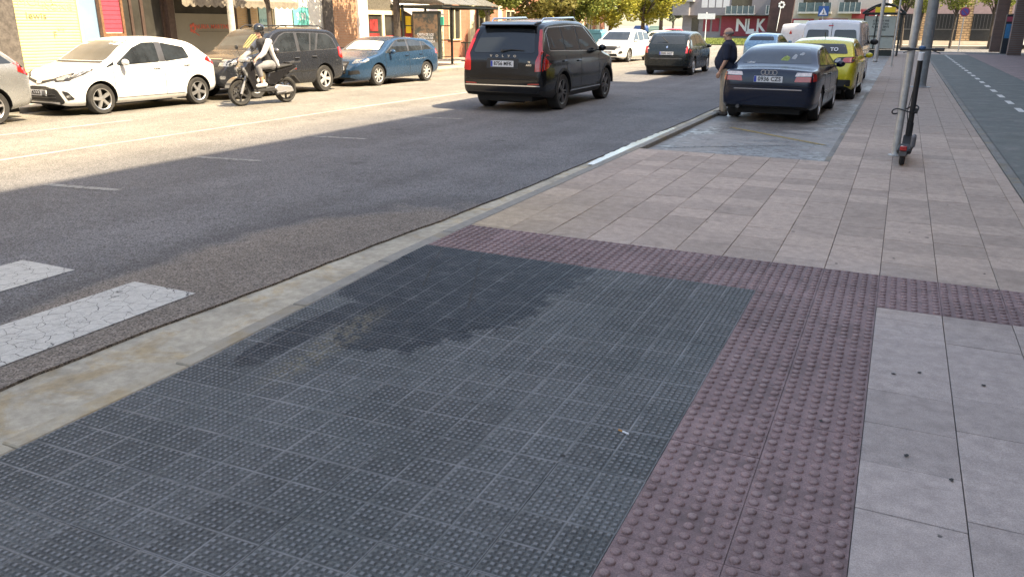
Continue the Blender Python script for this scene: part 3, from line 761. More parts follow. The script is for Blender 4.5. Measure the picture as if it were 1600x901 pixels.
def spec(L, W, H, axles, wr, top, plan, paint_, bot=None, T=None, **k):
    hl = L / 2
    bot = bot or [(-hl, 0.36), (-hl + .15, 0.30), (axles[0] + .3, 0.20), (axles[1] - .3, 0.19), (hl - .2, 0.2), (hl, 0.26)]
    T = T or [(0.1, .935), (.33, .985), (.55, 1.0), (.8, .988), (.95, .955), (H, .735)]
    return dict(L=L, W=W, H=H, axles=axles, wr=wr, top=top, plan=plan, bot=bot, T=T, paint=paint_, **k)
ZB = -0.06
# ------------------------------------------------------------------ dark SUV in the carriageway
def big_suv():
    p = paintmat('dark_grey_metallic', (0.007, 0.008, 0.010), 0.2, 0.16)
    top = [(-2.475, .74), (-2.455, .90), (-2.435, 1.05), (-2.40, 1.14), (-2.20, 1.46), (-2.08, 1.62), (-1.93, 1.69), (-1.5, 1.735), (-.7, 1.765), (.15, 1.75), (.5, 1.68), (1.3, 1.18), (1.55, 1.13), (2.1, 1.04), (2.36, .92), (2.475, .66)]
    plan = [(-2.475, .84), (-2.44, .90), (-2.3, .945), (-1.8, .975), (0, .98), (1.6, .975), (2.1, .93), (2.35, .8), (2.475, .6)]
    T = [(0.1, .94), (.4, .985), (.65, 1.0), (.95, .985), (1.12, .95), (1.2, .925), (1.78, .70)]
    sp = spec(4.95, 1.96, 1.776, (-1.385, 1.6), .375, top, plan, p, T=T, r=.085, skirt=0.44, ww=.265, arch=.06, rim=('double', 5, M_ALLOYD, .13), rimr=.70,
              bot=[(-2.475, .40), (-2.3, .33), (-1.2, .25), (1.3, .25), (2.2, .26), (2.475, .34)])
    c = Car('large_suv', 'large dark grey SUV with tall red tail lights driving up the road', sp, (-7.67, 18.05, ZR), R_(1.0))
    # rear
    c.end('rear_window', [(-.70, 1.16), (.70, 1.16), (.58, 1.58), (-.58, 1.58)], M_GLASS, 'B', .06, .006)
    c.end('tail_light', [(.735, .83), (.94, .85), (.95, 1.06), (.85, 1.22), (.745, 1.57), (.69, 1.57), (.765, 1.22), (.79, 1.14), (.74, 1.02)], M_REDL, 'B', .015, .012, True)
    c.side('tail_light', [(-2.40, .86), (-2.18, .92), (-2.20, 1.02), (-2.34, 1.10)], M_REDL, .015, .010)
    b = MB(); b.prism([(-2.05, 1.70), (-2.24, 1.655), (-2.24, 1.635), (-2.02, 1.62), (-1.8, 1.68), (-1.8, 1.712)], -.60, .60, 'X'); b.build('roof_spoiler', p, c.root, bevel=.008)
    yb = c.plate('8756 MFK', .965, 'B')
    c.end('tailgate_recess', [(-.36, .88), (.36, .88), (.36, 1.06), (-.36, 1.06)], M_BLK, 'B', .02, .003)
    for i, ch in enumerate('VOLVO'):
        x = -.27 + i * .135; h = c.cast((x, -6, 1.105), (0, 1, 0)); put_text('badge_letter', ch, .062, M_ALLOY, c.root, (x, h.y - .012, 1.10), ROT_Y_FACING, .006, .002, 1.25)
    for txt, z in (('T8', 1.0), ('AWD', .945)):
        h = c.cast((.60, -6, z), (0, 1, 0)); put_text('model_badge', txt, .05, M_CHROME, c.root, (.60, h.y - .012, z), ROT_Y_FACING, .004, .001)
    c.end('bumper_chrome', [(-.86, .535), (.86, .535), (.86, .555), (-.86, .555)], M_CHROME, 'B', 0, .010)
    c.end('rear_reflector', [(.58, .565), (.84, .575), (.84, .60), (.60, .59)], M_REDL, 'B', 0, .010, True)
    c.end('tailgate_line', [(-.74, .66), (.74, .66), (.80, .70), (.78, .712), (.73, .675), (-.73, .675), (-.78, .712), (-.80, .70)], M_SEAM, 'B', 0, .004)
    b = MB(); h = c.cast((0, -6, 1.2), (0, 1, 0)); b.tube([(-.02, h.y - .03, 1.19), (.18, h.y - .02, 1.215), (.46, h.y - .01, 1.20)], [.02, .012, .008], 6); b.ball((-.02, h.y - .02, 1.19), (.05, .03, .03), 8); b.build('rear_wiper', M_BLK, c.root, smooth=40)
    # sides
    win = [[(-2.02, 1.22), (-1.98, 1.52), (-1.82, 1.585), (-1.22, 1.60), (-1.22, 1.20)], [(-1.15, 1.20), (-1.15, 1.605), (-.30, 1.62), (-.30, 1.18)], [(-.23, 1.18), (-.23, 1.62), (.28, 1.60), (.95, 1.215), (.9, 1.165)]]
    c.side('window_trim', [(-2.06, 1.19), (-2.01, 1.54), (-1.84, 1.615), (-.3, 1.65), (.32, 1.63), (1.06, 1.2), (1.0, 1.135)], M_CHROME, .03, .004)
    c.side('window_surround', [(-2.035, 1.205), (-1.995, 1.53), (-1.83, 1.60), (-.3, 1.636), (.31, 1.615), (1.03, 1.2), (.98, 1.15)], M_BLK, .03, .007)
    for w_ in win: c.side('side_window', w_, M_GLASS, .03, .010)
    c.end('windscreen', [(-.76, 1.2), (.76, 1.2), (.62, 1.66), (-.62, 1.66)], M_GLASS, 'F', .05)
    for a in ((-.265, .45, 1.1), (-1.185, .62, 1.1), (.98, .5, 1.1)): c.seam((a[0], a[1]), (a[0] + .01, a[2]))
    c.side('sill_chrome', [(-1.0, .365), (1.18, .365), (1.18, .385), (-1.0, .385)], M_CHROME, 0, .01)
    c.handles([(-.42, .98), (-1.32, 1.0)]); c.mirror(.86, 1.2, 1.05)
    for sx in (-1, 1):
        b = MB(); b.tube([(sx * .57, -1.8, 1.68), (sx * .58, -1.65, 1.755), (sx * .59, 0.1, 1.79), (sx * .59, .3, 1.72)], [.012, .02, .02, .012], 8); b.build('roof_rail', M_CHROME, c.root, smooth=50)
        for ya in sp['axles']:
            b = MB(); n = 20
            for k in range(n):
                a0, a1 = PI * k / n, PI * (k + 1) / n; r0, r1 = .432, .485
                pts = [(ya + rr * math.cos(a), .385 + rr * math.sin(a)) for rr, a in ((r0, a0), (r1, a0), (r1, a1), (r0, a1))]
                b.prism(pts, min(sx * .94, sx * .985), max(sx * .94, sx * .985), 'X')
            b.build('arch_trim', M_BLK, c.root)
    c.end('head_light', [(.60, .86), (.9, .9), (.88, 1.0), (.62, .98)], M_CLEARL, 'F', .02, .006, True)
    b = MB(); b.bb(-.62, .62, -2.3, -1.4, .22, .36); b.tube([(-.4, -2.2, .28), (.4, -2.2, .27)], .09, 8); b.build('underbody', M_UNDER, c.root)
    zm = lambda z: z if z < .86 else .86 + (z - .86) * 1.12
    for ch in list(c.root.children) + [g for q in c.root.children for g in q.children]:
        if ch.name.startswith(('wheel', 'rim')): continue
        if ch.location.z != 0: ch.location.z = zm(ch.location.z)
        else:
            for v in ch.data.vertices: v.co.z = zm(v.co.z)
    c.root.scale = (1.02, 1.02, 1.02)
big_suv()
# ------------------------------------------------------------------ navy saloon in the bay
def saloon():
    p = paintmat('navy_metallic', (0.004, 0.010, 0.028), 0.2, 0.2)
    top = [(-2.275, .70), (-2.262, .82), (-2.245, .93), (-2.20, .995), (-2.1, 1.012), (-1.8, 1.03), (-1.66, 1.06), (-1.05, 1.33), (-.8, 1.385), (-.2, 1.43), (.15, 1.415), (.42, 1.35), (1.15, .985), (1.4, .94), (1.95, .83), (2.15, .72), (2.275, .52)]
    plan = [(-2.275, .72), (-2.24, .80), (-2.1, .85), (-1.6, .88), (0, .883), (1.4, .88), (1.9, .83), (2.15, .7), (2.275, .5)]
    T = [(0.1, .93), (.33, .98), (.55, 1.0), (.8, .99), (.95, .955), (1.02, .91), (1.43, .70)]
    sp = spec(4.55, 1.766, 1.43, (-1.275, 1.375), .315, top, plan, p, T=T, r=.08, rim=('spoke', 9, M_ALLOY, .13), bot=[(-2.275, .33), (-2.1, .27), (-1.0, .18), (1.1, .17), (2.0, .18), (2.275, .24)])
    c = Car('saloon_car', 'dark navy four ring saloon parked in the wet bay beside the man', sp, (-2.15, 18.1, ZB), R_(-1.5))
    c.end('rear_window', [(-.66, 1.075), (.66, 1.075), (.53, 1.345), (-.53, 1.345)], M_GLASS2, 'B', .05, .006)
    for (x, z, w_, h, mm) in ((.14, 1.16, .09, .06, 'v'), (.30, 1.20, .05, .05, 'w'), (-.47, 1.10, .10, .03, 'w'), (.42, 1.25, .05, .03, 'w')):
        mv = mat('yellow_vest', (.20, .26, .06), .8, var=.3, vscale=20) if mm == 'v' else mat('paper_bits', (.3, .32, .33), .7, var=.1)
        c.end('item_behind_glass', [(x - w_, z - h * .8), (x + w_ * .7, z - h), (x + w_, z + h * .4), (x + w_ * .1, z + h), (x - w_ * .5, z + h * .3)], mv, 'B', .02, .008)
    for z0, z1, mm in ((.775, .87, M_REDL), (.875, .945, M_WHITEL)):
        c.end('tail_light', [(.47, z0), (.83, z0 + .01), (.825, z1), (.50, z1)], mm, 'B', .015, .012, True)
    c.side('tail_light', [(-2.24, .785), (-2.06, .80), (-2.08, .90), (-2.22, .93)], M_REDL, .015, .008)
    yb = c.plate('0936 CZS', .815, 'B')
    for k in range(4):
        x = -.105 + .07 * k; h = c.cast((x, -6, .935), (0, 1, 0)); b = MB(); b.lathe([(.046, -.004), (.046, .004), (.036, .004), (.036, -.004)], 'Y', (x, h.y - .008 - .002 * (k % 2), .935), 18, closed=True); b.build('ring_badge', M_CHROME, c.root)
    c.end('bumper_trim', [(-.62, .625), (.62, .625), (.62, .642), (-.62, .642)], M_CHROME, 'B', 0, .010)
    c.end('bumper_line', [(-.80, .69), (.80, .69), (.80, .70), (-.80, .70)], M_SEAM, 'B', 0, .005)
    b = MB(); b.tube([(-.52, -2.30, .30), (-.52, -2.0, .31)], .035, 10); b.build('exhaust_pipe', M_ALLOYD, c.root, smooth=40)
    win = [[(-1.42, 1.05), (-1.0, 1.26), (-.82, 1.295), (-.82, 1.03)], [(-.76, 1.03), (-.76, 1.30), (-.12, 1.335), (-.12, 1.01)], [(-.05, 1.01), (-.05, 1.335), (.22, 1.325), (.88, 1.0), (.86, .985)]]
    c.side('window_trim', [(-1.50, 1.03), (-1.02, 1.285), (-.6, 1.335), (-.08, 1.36), (.25, 1.345), (.98, 1.0), (.96, .97)], M_BLK, .03, .004)
    for w_ in win: c.side('side_window', w_, M_GLASS, .03, .008)
    c.end('windscreen', [(-.68, 1.02), (.68, 1.02), (.55, 1.34), (-.55, 1.34)], M_GLASS, 'F', .05)
    for a in ((-.085, .3, 1.0), (-1.0, .5, 1.0), (.96, .4, .95)): c.seam((a[0], a[1]), (a[0], a[2]))
    c.side('side_moulding', [(-.95, .50), (.98, .48), (.98, .52), (-.95, .54)], p, 0, .014)
    c.handles([(-.22, .85), (-1.12, .87)]); c.mirror(.70, 1.0, 1.0)
    c.end('head_light', [(.45, .62), (.80, .66), (.78, .76), (.47, .72)], M_CLEARL, 'F', .02, .006, True)
    b = MB(); b.bb(-.6, .6, -2.1, -1.3, .17, .3); b.build('underbody', M_UNDER, c.root)
saloon()
# ------------------------------------------------------------------ white hatchback, parked across the road
def white_hatch():
    p = paintmat('white_paint', (0.62, 0.62, 0.61), 0.0, 0.25)
    top = [(-1.975, .68), (-1.96, .82), (-1.93, .94), (-1.86, 1.03), (-1.62, 1.20), (-1.40, 1.36), (-1.22, 1.43), (-.6, 1.505), (-.1, 1.50), (.25, 1.44), (1.05, 1.02), (1.22, .97), (1.6, .87), (1.8, .77), (1.92, .64), (1.975, .50)]
    plan = [(-1.975, .62), (-1.93, .74), (-1.75, .82), (-1.3, .845), (0, .8475), (1.2, .845), (1.55, .80), (1.78, .68), (1.92, .5), (1.975, .36)]
    sp = spec(3.95, 1.695, 1.51, (-1.325, 1.185), .302, top, plan, p, r=.09, rim=('spoke', 5, M_ALLOY, .32, .16), rimr=.70)
    c = Car('white_hatchback', 'small white hatchback with black grille parked by the yellow shutter', sp, (-15.42, 12.48, ZR), R_(180 - 1.0), 'cars parked across the road')
    win = [[(-1.18, 1.04), (-1.10, 1.27), (-.52, 1.375), (-.50, .985)], [(-.34, .98), (-.36, 1.385), (-.05, 1.38), (.25, 1.28), (.74, .98), (.70, .945)]]
    c.side('pillar_cover', [(-.50, .985), (-.52, 1.38), (-.36, 1.39), (-.34, .98)], M_ALLOYD, .01, .005)
    for w_ in win: c.side('side_window', w_, M_GLASS2, .04, .007)
    c.side('quarter_window', [(.80, .96), (.80, 1.02), (.99, .93), (.98, .915)], M_GLASS, .01, .007)
    c.end('windscreen', [(-.70, 1.045), (.70, 1.045), (.57, 1.43), (-.57, 1.43)], M_GLASS2, 'F', .06)
    c.end('wiper_cowl', [(-.70, 1.0), (.70, 1.0), (.70, 1.035), (-.70, 1.035)], M_BLK, 'F', .01, .008)
    c.end('rear_window', [(-.6, 1.08), (.6, 1.08), (.52, 1.36), (-.52, 1.36)], M_GLASS, 'B', .05)
    c.end('head_lamp_housing', [(.34, .735), (.44, .665), (.70, .685), (.83, .88), (.66, .84)], M_BLK, 'F', .02, .010, True)
    c.end('head_light', [(.42, .73), (.48, .69), (.62, .70), (.70, .80), (.60, .80)], M_CLEARL, 'F', .02, .016, True)
    c.side('head_lamp_housing', [(1.72, .72), (1.28, .885), (1.32, .91), (1.66, .85)], M_BLK, .01, .010)
    c.side('head_light', [(1.66, .76), (1.42, .86), (1.44, .88), (1.64, .82)], M_CLEARL, .01, .014)
    c.end('grille', [(-.50, .52), (-.60, .28), (-.52, .225), (.52, .225), (.60, .28), (.50, .52), (.2, .58), (-.2, .58)], M_BLK, 'F', .04, .010)
    for z in (.30, .36, .42, .53): c.end('grille_bar', [(-.46, z), (.46, z), (.46, z + .012), (-.46, z + .012)], M_ALLOYD, 'F', 0, .016)
    c.end('upper_grille', [(-.42, .70), (-.1, .635), (.1, .635), (.42, .70), (.42, .735), (.1, .68), (-.1, .68), (-.42, .735)], M_BLK, 'F', .008, .010)
    c.end('chrome_bar', [(-.40, .735), (-.12, .685), (.12, .685), (.40, .735), (.40, .75), (.12, .705), (-.12, .705), (-.40, .75)], M_CHROME, 'F', 0, .012)
    c.end('badge', [(-.07, .635), (.07, .635), (.085, .68), (.05, .725), (-.05, .725), (-.085, .68)], M_CHROME, 'F', .03, .018)
    c.end('fog_light_recess', [(.58, .50), (.64, .31), (.72, .33), (.66, .47)], M_BLK, 'F', .02, .008, True)
    c.end('fog_light', [(.63, .36), (.68, .36), (.68, .41), (.63, .41)], M_CLEARL, 'F', .02, .012, True)
    c.plate('4323 JJJ', .455, 'F')
    c.side('tail_light', [(-1.90, .86), (-1.62, .98), (-1.70, 1.06), (-1.86, 1.04)], M_REDL, .02, .008)
    c.end('tail_light', [(.56, .86), (.76, .88), (.72, 1.05), (.58, 1.0)], M_REDL, 'B', .02, .008, True)
    for a in ((-.42, .30, .97), (.86, .32, .9)): c.seam((a[0], a[1]), (a[0] - .01, a[2]))
    c.seam((-1.0, .6), (-1.12, 1.0)); c.seam((.86, .3), (-1.0, .29))
    c.handles([(-.24, .86), (-1.06, .90)]); c.mirror(.62, 1.0, 1.05)
white_hatch()
# ------------------------------------------------------------------ black off-roader
def offroader():
    p = paintmat('black_paint', (0.026, 0.029, 0.036), 0.3, 0.25)
    top = [(-2.235, .78), (-2.22, .95), (-2.19, 1.10), (-2.14, 1.22), (-2.0, 1.50), (-1.9, 1.60), (-1.72, 1.655), (-.5, 1.695), (.15, 1.68), (.4, 1.62), (1.08, 1.13), (1.25, 1.10), (1.85, 1.02), (2.08, .92), (2.235, .66)]
    plan = [(-2.235, .74), (-2.2, .82), (-2.0, .88), (-1.6, .905), (0, .905), (1.5, .9), (1.9, .86), (2.13, .76), (2.235, .6)]
    T = [(0.1, .94), (.4, .985), (.7, 1.0), (.95, .985), (1.08, .955), (1.7, .76)]
    sp = spec(4.47, 1.81, 1.695, (-1.31, 1.33), .350, top, plan, p, T=T, r=.08, rim=('spoke', 5, M_HUB, .34), ww=.23, bot=[(-2.235, .44), (-2.1, .36), (-1.0, .27), (1.0, .27), (2.1, .28), (2.235, .36)], rimr=.64)
    c = Car('black_offroader', 'black boxy off-roader with sunshade stripes, parked behind the motor scooter', sp, (-15.25, 16.83, ZR), R_(180 - 1.0), 'cars parked across the road')
    win = [[(-1.92, 1.14), (-1.80, 1.40), (-1.62, 1.50), (-1.28, 1.525), (-1.05, 1.12)], [(-.96, 1.11), (-1.20, 1.53), (-.98, 1.535), (-.80, 1.11)], [(-.74, 1.105), (-.92, 1.535), (-.42, 1.55), (-.38, 1.095)], [(-.26, 1.095), (-.30, 1.55), (.02, 1.55), (.26, 1.47), (.76, 1.12), (.74, 1.08)]]
    c.side('window_trim', [(-1.98, 1.115), (-1.84, 1.41), (-1.64, 1.525), (-.9, 1.56), (-.30, 1.575), (.03, 1.575), (.28, 1.49), (.82, 1.12), (.78, 1.06)], M_ALLOYD, .03, .003)
    for w_ in win: c.side('side_window', w_, M_GLASS2, .03, .007)
    c.end('windscreen', [(-.72, 1.155), (.72, 1.155), (.62, 1.60), (-.62, 1.60)], M_GLASS2, 'F', .05)
    m, t, b = newmat('striped_sunshade'); s_ = t.sep(t.obj()); k_ = t.math('FRACT', t.math('MULTIPLY', t.math('ADD', s_[0], t.math('MULTIPLY', s_[2], 0.25)), 11.0))
    t.put(b.inputs['Base Color'], t.mix(t.math('GREATER_THAN', k_, 0.5), (.36, .29, .10), (.06, .055, .04))); b.inputs['Roughness'].default_value = 0.2
    c.end('sunshade', [(-.60, 1.19), (-.12, 1.19), (-.14, 1.52), (-.52, 1.52)], m, 'F', .05, .010)
    c.end('head_light', [(.50, .80), (.82, .80), (.84, .95), (.54, .96)], M_CLEARL, 'F', .02, .008, True)
    c.side('head_light', [(2.12, .82), (1.92, .84), (1.90, .94), (2.10, .95)], M_CLEARL, .02, .008)
    c.end('grille', [(-.48, .80), (.48, .80), (.50, .95), (-.50, .95)], M_BLK, 'F', .02, .006)
    c.end('grille_chrome', [(-.48, .955), (.48, .955), (.48, .975), (-.48, .975)], M_CHROME, 'F', 0, .008)
    h = c.cast((0, 6, .88), (0, -1, 0)); put_text('badge', 'S', .16, M_CHROME, c.root, (0, h.y + .02, .88), (R_(90), 0, PI), .008, .006)
    c.plate('7125 FBR', .62, 'F')
    c.end('fog_light', [(.60, .50), (.72, .50), (.72, .58), (.60, .58)], M_CLEARL, 'F', .04, .008, True)
    c.side('tail_light', [(-2.14, .86), (-1.96, .92), (-1.98, 1.15), (-2.08, 1.18)], M_REDL, .02, .010)
    c.end('tail_light', [(.66, .84), (.82, .86), (.80, 1.16), (.70, 1.16)], M_REDL, 'B', .02, .010, True)
    c.end('rear_window', [(-.6, 1.16), (.6, 1.16), (.55, 1.54), (-.55, 1.54)], M_GLASS, 'B', .05)
    for a in ((-.34, .42, 1.08), (-1.0, .62, 1.1), (.80, .42, 1.08)): c.seam((a[0], a[1]), (a[0], a[2]))
    c.side('side_moulding', [(-.9, .58), (.85, .56), (.85, .585), (-.9, .605)], M_SEAM, 0, .005)
    c.handles([(-.20, .93), (-.90, .95)], M_ALLOYD); c.mirror(.68, 1.13, 1.1, M_ALLOYD)
    for sx in (-1, 1):
        b = MB(); b.tube([(sx * .60, -1.7, 1.64), (sx * .61, -1.5, 1.72), (sx * .61, 0, 1.735), (sx * .60, .2, 1.66)], .016, 6); b.build('roof_rail', M_BLK, c.root, smooth=50)
    b = MB(); b.bb(-.6, .6, -2.0, 2.0, .27, .4); b.build('underbody', M_UNDER, c.root)
offroader()
# ------------------------------------------------------------------ blue hatchback
def blue_hatch():
    p = paintmat('blue_metallic', (0.028, 0.075, 0.145), 0.45, 0.26)
    top = [(-2.14, .66), (-2.12, .84), (-2.08, .97), (-1.98, 1.06), (-1.72, 1.28), (-1.5, 1.355), (-.9, 1.40), (-.35, 1.42), (.08, 1.41), (.38, 1.345), (1.12, .985), (1.32, .94), (1.78, .83), (2.0, .71), (2.14, .52)]
    plan = [(-2.14, .68), (-2.09, .78), (-1.9, .85), (-1.4, .88), (0, .883), (1.3, .88), (1.75, .83), (2.0, .70), (2.14, .5)]
    sp = spec(4.28, 1.765, 1.42, (-1.32, 1.26), .312, top, plan, p, r=.085, rim=('spoke', 8, M_HUB, .2), rimr=.68)
    c = Car('blue_hatchback', 'metallic blue hatchback with a white sunshade behind its windscreen', sp, (-15.03, 21.85, ZR), R_(180 - 3.0), 'cars parked across the road')
    win = [[(-1.62, 1.02), (-1.30, 1.22), (-1.18, 1.25), (-1.12, 1.0)], [(-1.05, 1.0), (-1.10, 1.265), (-.42, 1.315), (-.38, .975)], [(-.28, .975), (-.32, 1.32), (-.02, 1.32), (.20, 1.27), (.80, .97), (.78, .95)]]
    c.side('window_trim', [(-1.70, 1.01), (-1.33, 1.24), (-.42, 1.34), (-.02, 1.345), (.22, 1.295), (.88, .97), (.86, .935)], M_ALLOYD, .03, .004)
    for w_ in win: c.side('side_window', w_, M_GLASS2, .03, .008)
    c.end('windscreen', [(-.70, 1.01), (.70, 1.01), (.57, 1.34), (-.57, 1.34)], M_GLASS2, 'F', .05)
    m, t, b = newmat('white_sunshade'); pp = t.obj(); s_ = t.sep(pp)
    bl = t.ramp(t.noise(t.comb(t.math('MULTIPLY', s_[0], 1.0), 0.0, t.math('MULTIPLY', s_[2], 2.0)), 9.0, 3, .6), .56, .6, 0, .8)
    bl = t.math('MULTIPLY', bl, t.math('MULTIPLY', t.ramp(s_[2], 1.09, 1.12), t.ramp(s_[2], 1.24, 1.2)))
    t.put(b.inputs['Base Color'], t.mix(bl, (.66, .72, .68), (.06, .07, .07))); b.inputs['Roughness'].default_value = .3
    c.end('sunshade', [(-.64, 1.03), (.64, 1.03), (.55, 1.27), (.1, 1.30), (-.54, 1.27)], m, 'F', .05, .009)
    c.end('head_light', [(.46, .66), (.80, .70), (.80, .80), (.50, .78)], M_CLEARL, 'F', .02, .008, True)
    c.side('head_light', [(1.98, .68), (1.68, .74), (1.66, .81), (1.92, .79)], M_CLEARL, .02, .008)
    c.end('grille', [(-.30, .36), (.30, .36), (.36, .72), (-.36, .72)], M_BLK, 'F', .04, .008)
    for z in (.40, .44, .62, .66): c.end('grille_bar', [(-.29, z), (.29, z), (.29, z + .012), (-.29, z + .012)], M_ALLOY, 'F', 0, .013)
    c.end('air_intake', [(.40, .34), (.72, .38), (.70, .48), (.42, .46)], M_BLK, 'F', .02, .008, True)
    c.plate('4790 DKM', .53, 'F')
    c.side('tail_light', [(-2.06, .84), (-1.86, .88), (-1.90, 1.02), (-2.02, 1.03)], M_REDL, .02, .008)
    c.end('rear_window', [(-.6, 1.08), (.6, 1.08), (.5, 1.31), (-.5, 1.31)], M_GLASS, 'B', .05)
    for a in ((-.335, .3, .96), (.90, .35, .93)): c.seam((a[0], a[1]), (a[0], a[2]))
    c.seam((-1.1, .55), (-1.1, .98)); c.handles([(-.20, .86), (-.98, .88)]); c.mirror(.66, .98, 1.05)
blue_hatch()
# ------------------------------------------------------------------ generic bodies for cars seen farther off or only in part
TOPS = {
 'hatch': lambda L, H: [(-L/2, .66), (-L/2+.02, .84), (-L/2+.07, .98), (-L/2+.15, 1.06), (-L/2+.42, H-.16), (-L/2+.62, H-.06), (-.6, H), (-.1, H-.005), (.3, H-.08), (1.08, 1.0), (1.28, .95), (L/2-.36, .84), (L/2-.12, .70), (L/2, .5)],
 'mpv': lambda L, H: [(-L/2, .72), (-L/2+.02, .90), (-L/2+.07, 1.02), (-L/2+.15, 1.12), (-L/2+.48, H-.18), (-L/2+.70, H-.07), (-.8, H-.005), (-.2, H), (.3, H-.06), (1.32, 1.06), (1.5, 1.0), (L/2-.3, .88), (L/2-.1, .74), (L/2, .52)],
 'van': lambda L, H: [(-L/2, .62), (-L/2+.02, .8), (-L/2+.05, 1.15), (-L/2+.10, H-.35), (-L/2+.16, H-.1), (-L/2+.3, H-.02), (-.2, H), (.9, H-.03), (1.15, H-.12), (1.75, 1.2), (1.95, 1.1), (L/2-.25, .95), (L/2-.06, .78), (L/2, .55)],
}
def generic(name, label, kind, L, W, H, col, loc, rz, wr=.31, metal=.2, plate=None, front=True, group=None, cat='car', pname=None, rim=None):
    p = MATS.get(pname or name + '_paint') or paintmat(pname or name + '_paint', col, metal, .25)
    hl = L / 2; hw = W / 2; ax = (-hl + .85, hl - .88)
    plan = [(-hl, hw * .80), (-hl + .05, hw * .9), (-hl + .22, hw * .965), (-hl + .7, hw), (hl - .9, hw), (hl - .4, hw * .94), (hl - .14, hw * .8), (hl, hw * .58)]
    T = [(0.1, .94), (.35, .985), (.6, 1.0), (.9, .985), (1.02, .945), (H, .72)] if kind != 'van' else [(0.1, .95), (.4, .99), (.7, 1.0), (1.1, .985), (H, .85)]
    sp = spec(L, W, H, ax, wr, TOPS[kind](L, H), plan, p, T=T, r=.09, rim=rim or ('spoke', 6, M_ALLOY, .2))
    c = Car(name, label, sp, loc, rz, group, cat)
    c.end('windscreen', [(-hw * .8, 1.06), (hw * .8, 1.06), (hw * .66, H - .14), (-hw * .66, H - .14)] if kind != 'van' else [(-hw * .84, 1.24), (hw * .84, 1.24), (hw * .74, H - .2), (-hw * .74, H - .2)], M_GLASS2, 'F', .05)
    if kind != 'van':
        c.end('rear_window', [(-hw * .72, 1.12), (hw * .72, 1.12), (hw * .6, H - .15), (-hw * .6, H - .15)], M_GLASS, 'B', .05)
        y0 = -hl + .45; zt_ = H - .15; zl = 1.05
        c.side('side_window', [(y0 - .12, zl + .02), (y0 + .10, zt_ - .06), (-.98, zt_), (-.95, zl)], M_GLASS, .03, .007)
        c.side('side_window', [(-.88, zl), (-.91, zt_), (-.16, zt_), (-.12, zl - .02)], M_GLASS, .03, .007)
        c.side('side_window', [(-.05, zl - .02), (-.08, zt_), (.12, zt_ - .01), (.86, zl - .03), (.84, zl - .05)], M_GLASS, .03, .007)
        c.seam((-.10, .35), (-.12, 1.0)); c.handles([(-.24, .9), (-1.05, .92)])
    else:
        c.side('side_window', [(.35, 1.2), (.35, H - .28), (.85, H - .28), (1.35, 1.2)], M_GLASS, .04, .007)
        c.seam((.28, .4), (.28, H - .25)); c.seam((-.9, .4), (-.9, H - .25)); c.seam((1.4, .6), (1.4, 1.15))
    c.end('head_light', [(hw * .5, .66), (hw * .88, .72), (hw * .84, .86), (hw * .54, .78)], M_CLEARL, 'F', .02, .008, True)
    c.end('grille', [(-hw * .45, .60), (hw * .45, .60), (hw * .5, .70), (-hw * .5, .70)], M_BLK, 'F', .03, .008)
    c.end('lower_grille', [(-hw * .6, .30), (hw * .6, .30), (hw * .55, .42), (-hw * .55, .42)], M_BLK, 'F', .03, .008)
    c.mirror(.78 if kind != 'van' else 1.35, 1.02 if kind != 'van' else 1.25, 1.05 if kind != 'van' else 1.5, None if kind != 'van' else M_BLK)
    b = MB(); b.bb(-hw + .3, hw - .3, -hl + .2, hl - .3, .17, .32); b.build('underbody', M_UNDER, c.root)
    if plate: c.plate(plate, .80 if plate[0] != '*' else .5, 'B') if not front else c.plate(plate, .50, 'F')
    return c
# black people carrier ahead in the same lane
c = generic('people_carrier', 'black people carrier with tall red and white tail lights driving away', 'mpv', 4.5, 1.81, 1.59, (.012, .017, .019), (-8.0, 32.3, ZR), R_(1.5), .32, .3, '8443 GGT', False)
c.end('tail_light', [(.70, .80), (.87, .82), (.87, 1.05), (.73, 1.05)], M_REDL, 'B', .02, .012, True); c.end('tail_light', [(.73, 1.055), (.86, 1.055), (.74, 1.42), (.69, 1.42)], M_WHITEL, 'B', .02, .012, True)
c.end('badge', [(0, .97), (.035, 1.02), (0, 1.07), (-.035, 1.02)], M_CHROME, 'B', 0, .012); c.end('bumper_strip', [(-.6, .6), (.6, .6), (.6, .625), (-.6, .625)], M_ALLOYD, 'B', 0, .01)
b = MB(); h = c.cast((0, -6, 1.2), (0, 1, 0)); b.tube([(-.25, h.y - .03, 1.38), (.02, h.y - .03, 1.16)], .012, 6); b.build('rear_wiper', M_BLK, c.root)
# oncoming white car
c = generic('white_people_carrier', 'white people carrier with black grille coming towards us on the sunny side', 'mpv', 4.52, 1.81, 1.61, (.66, .66, .65), (-13.35, 41.6, ZR), R_(180 - 2), .32, 0, '1107 HZS', True, pname='white_paint_b')
c.end('upper_grille', [(-.5, .70), (.5, .70), (.45, .79), (-.45, .79)], M_BLK, 'F', .03, .010); c.end('fog_light', [(.58, .42), (.76, .44), (.74, .56), (.62, .54)], M_BLK, 'F', .03, .010, True)
# silver tail of the car at the left edge of the picture
c = generic('silver_hatchback', 'silver car cut off by the left edge of the picture, red tail light showing', 'hatch', 4.1, 1.72, 1.47, (.42, .43, .43), (-15.55, 7.9, ZR), R_(180), .31, .7, None, True, 'cars parked across the road')
c.end('tail_light', [(.60, .80), (.80, .84), (.78, 1.08), (.64, 1.1)], M_REDL, 'B', .03, .012, True); c.side('tail_light', [(-2.0, .84), (-1.78, .92), (-1.82, 1.08), (-1.94, 1.08)], M_REDL, .02, .012)
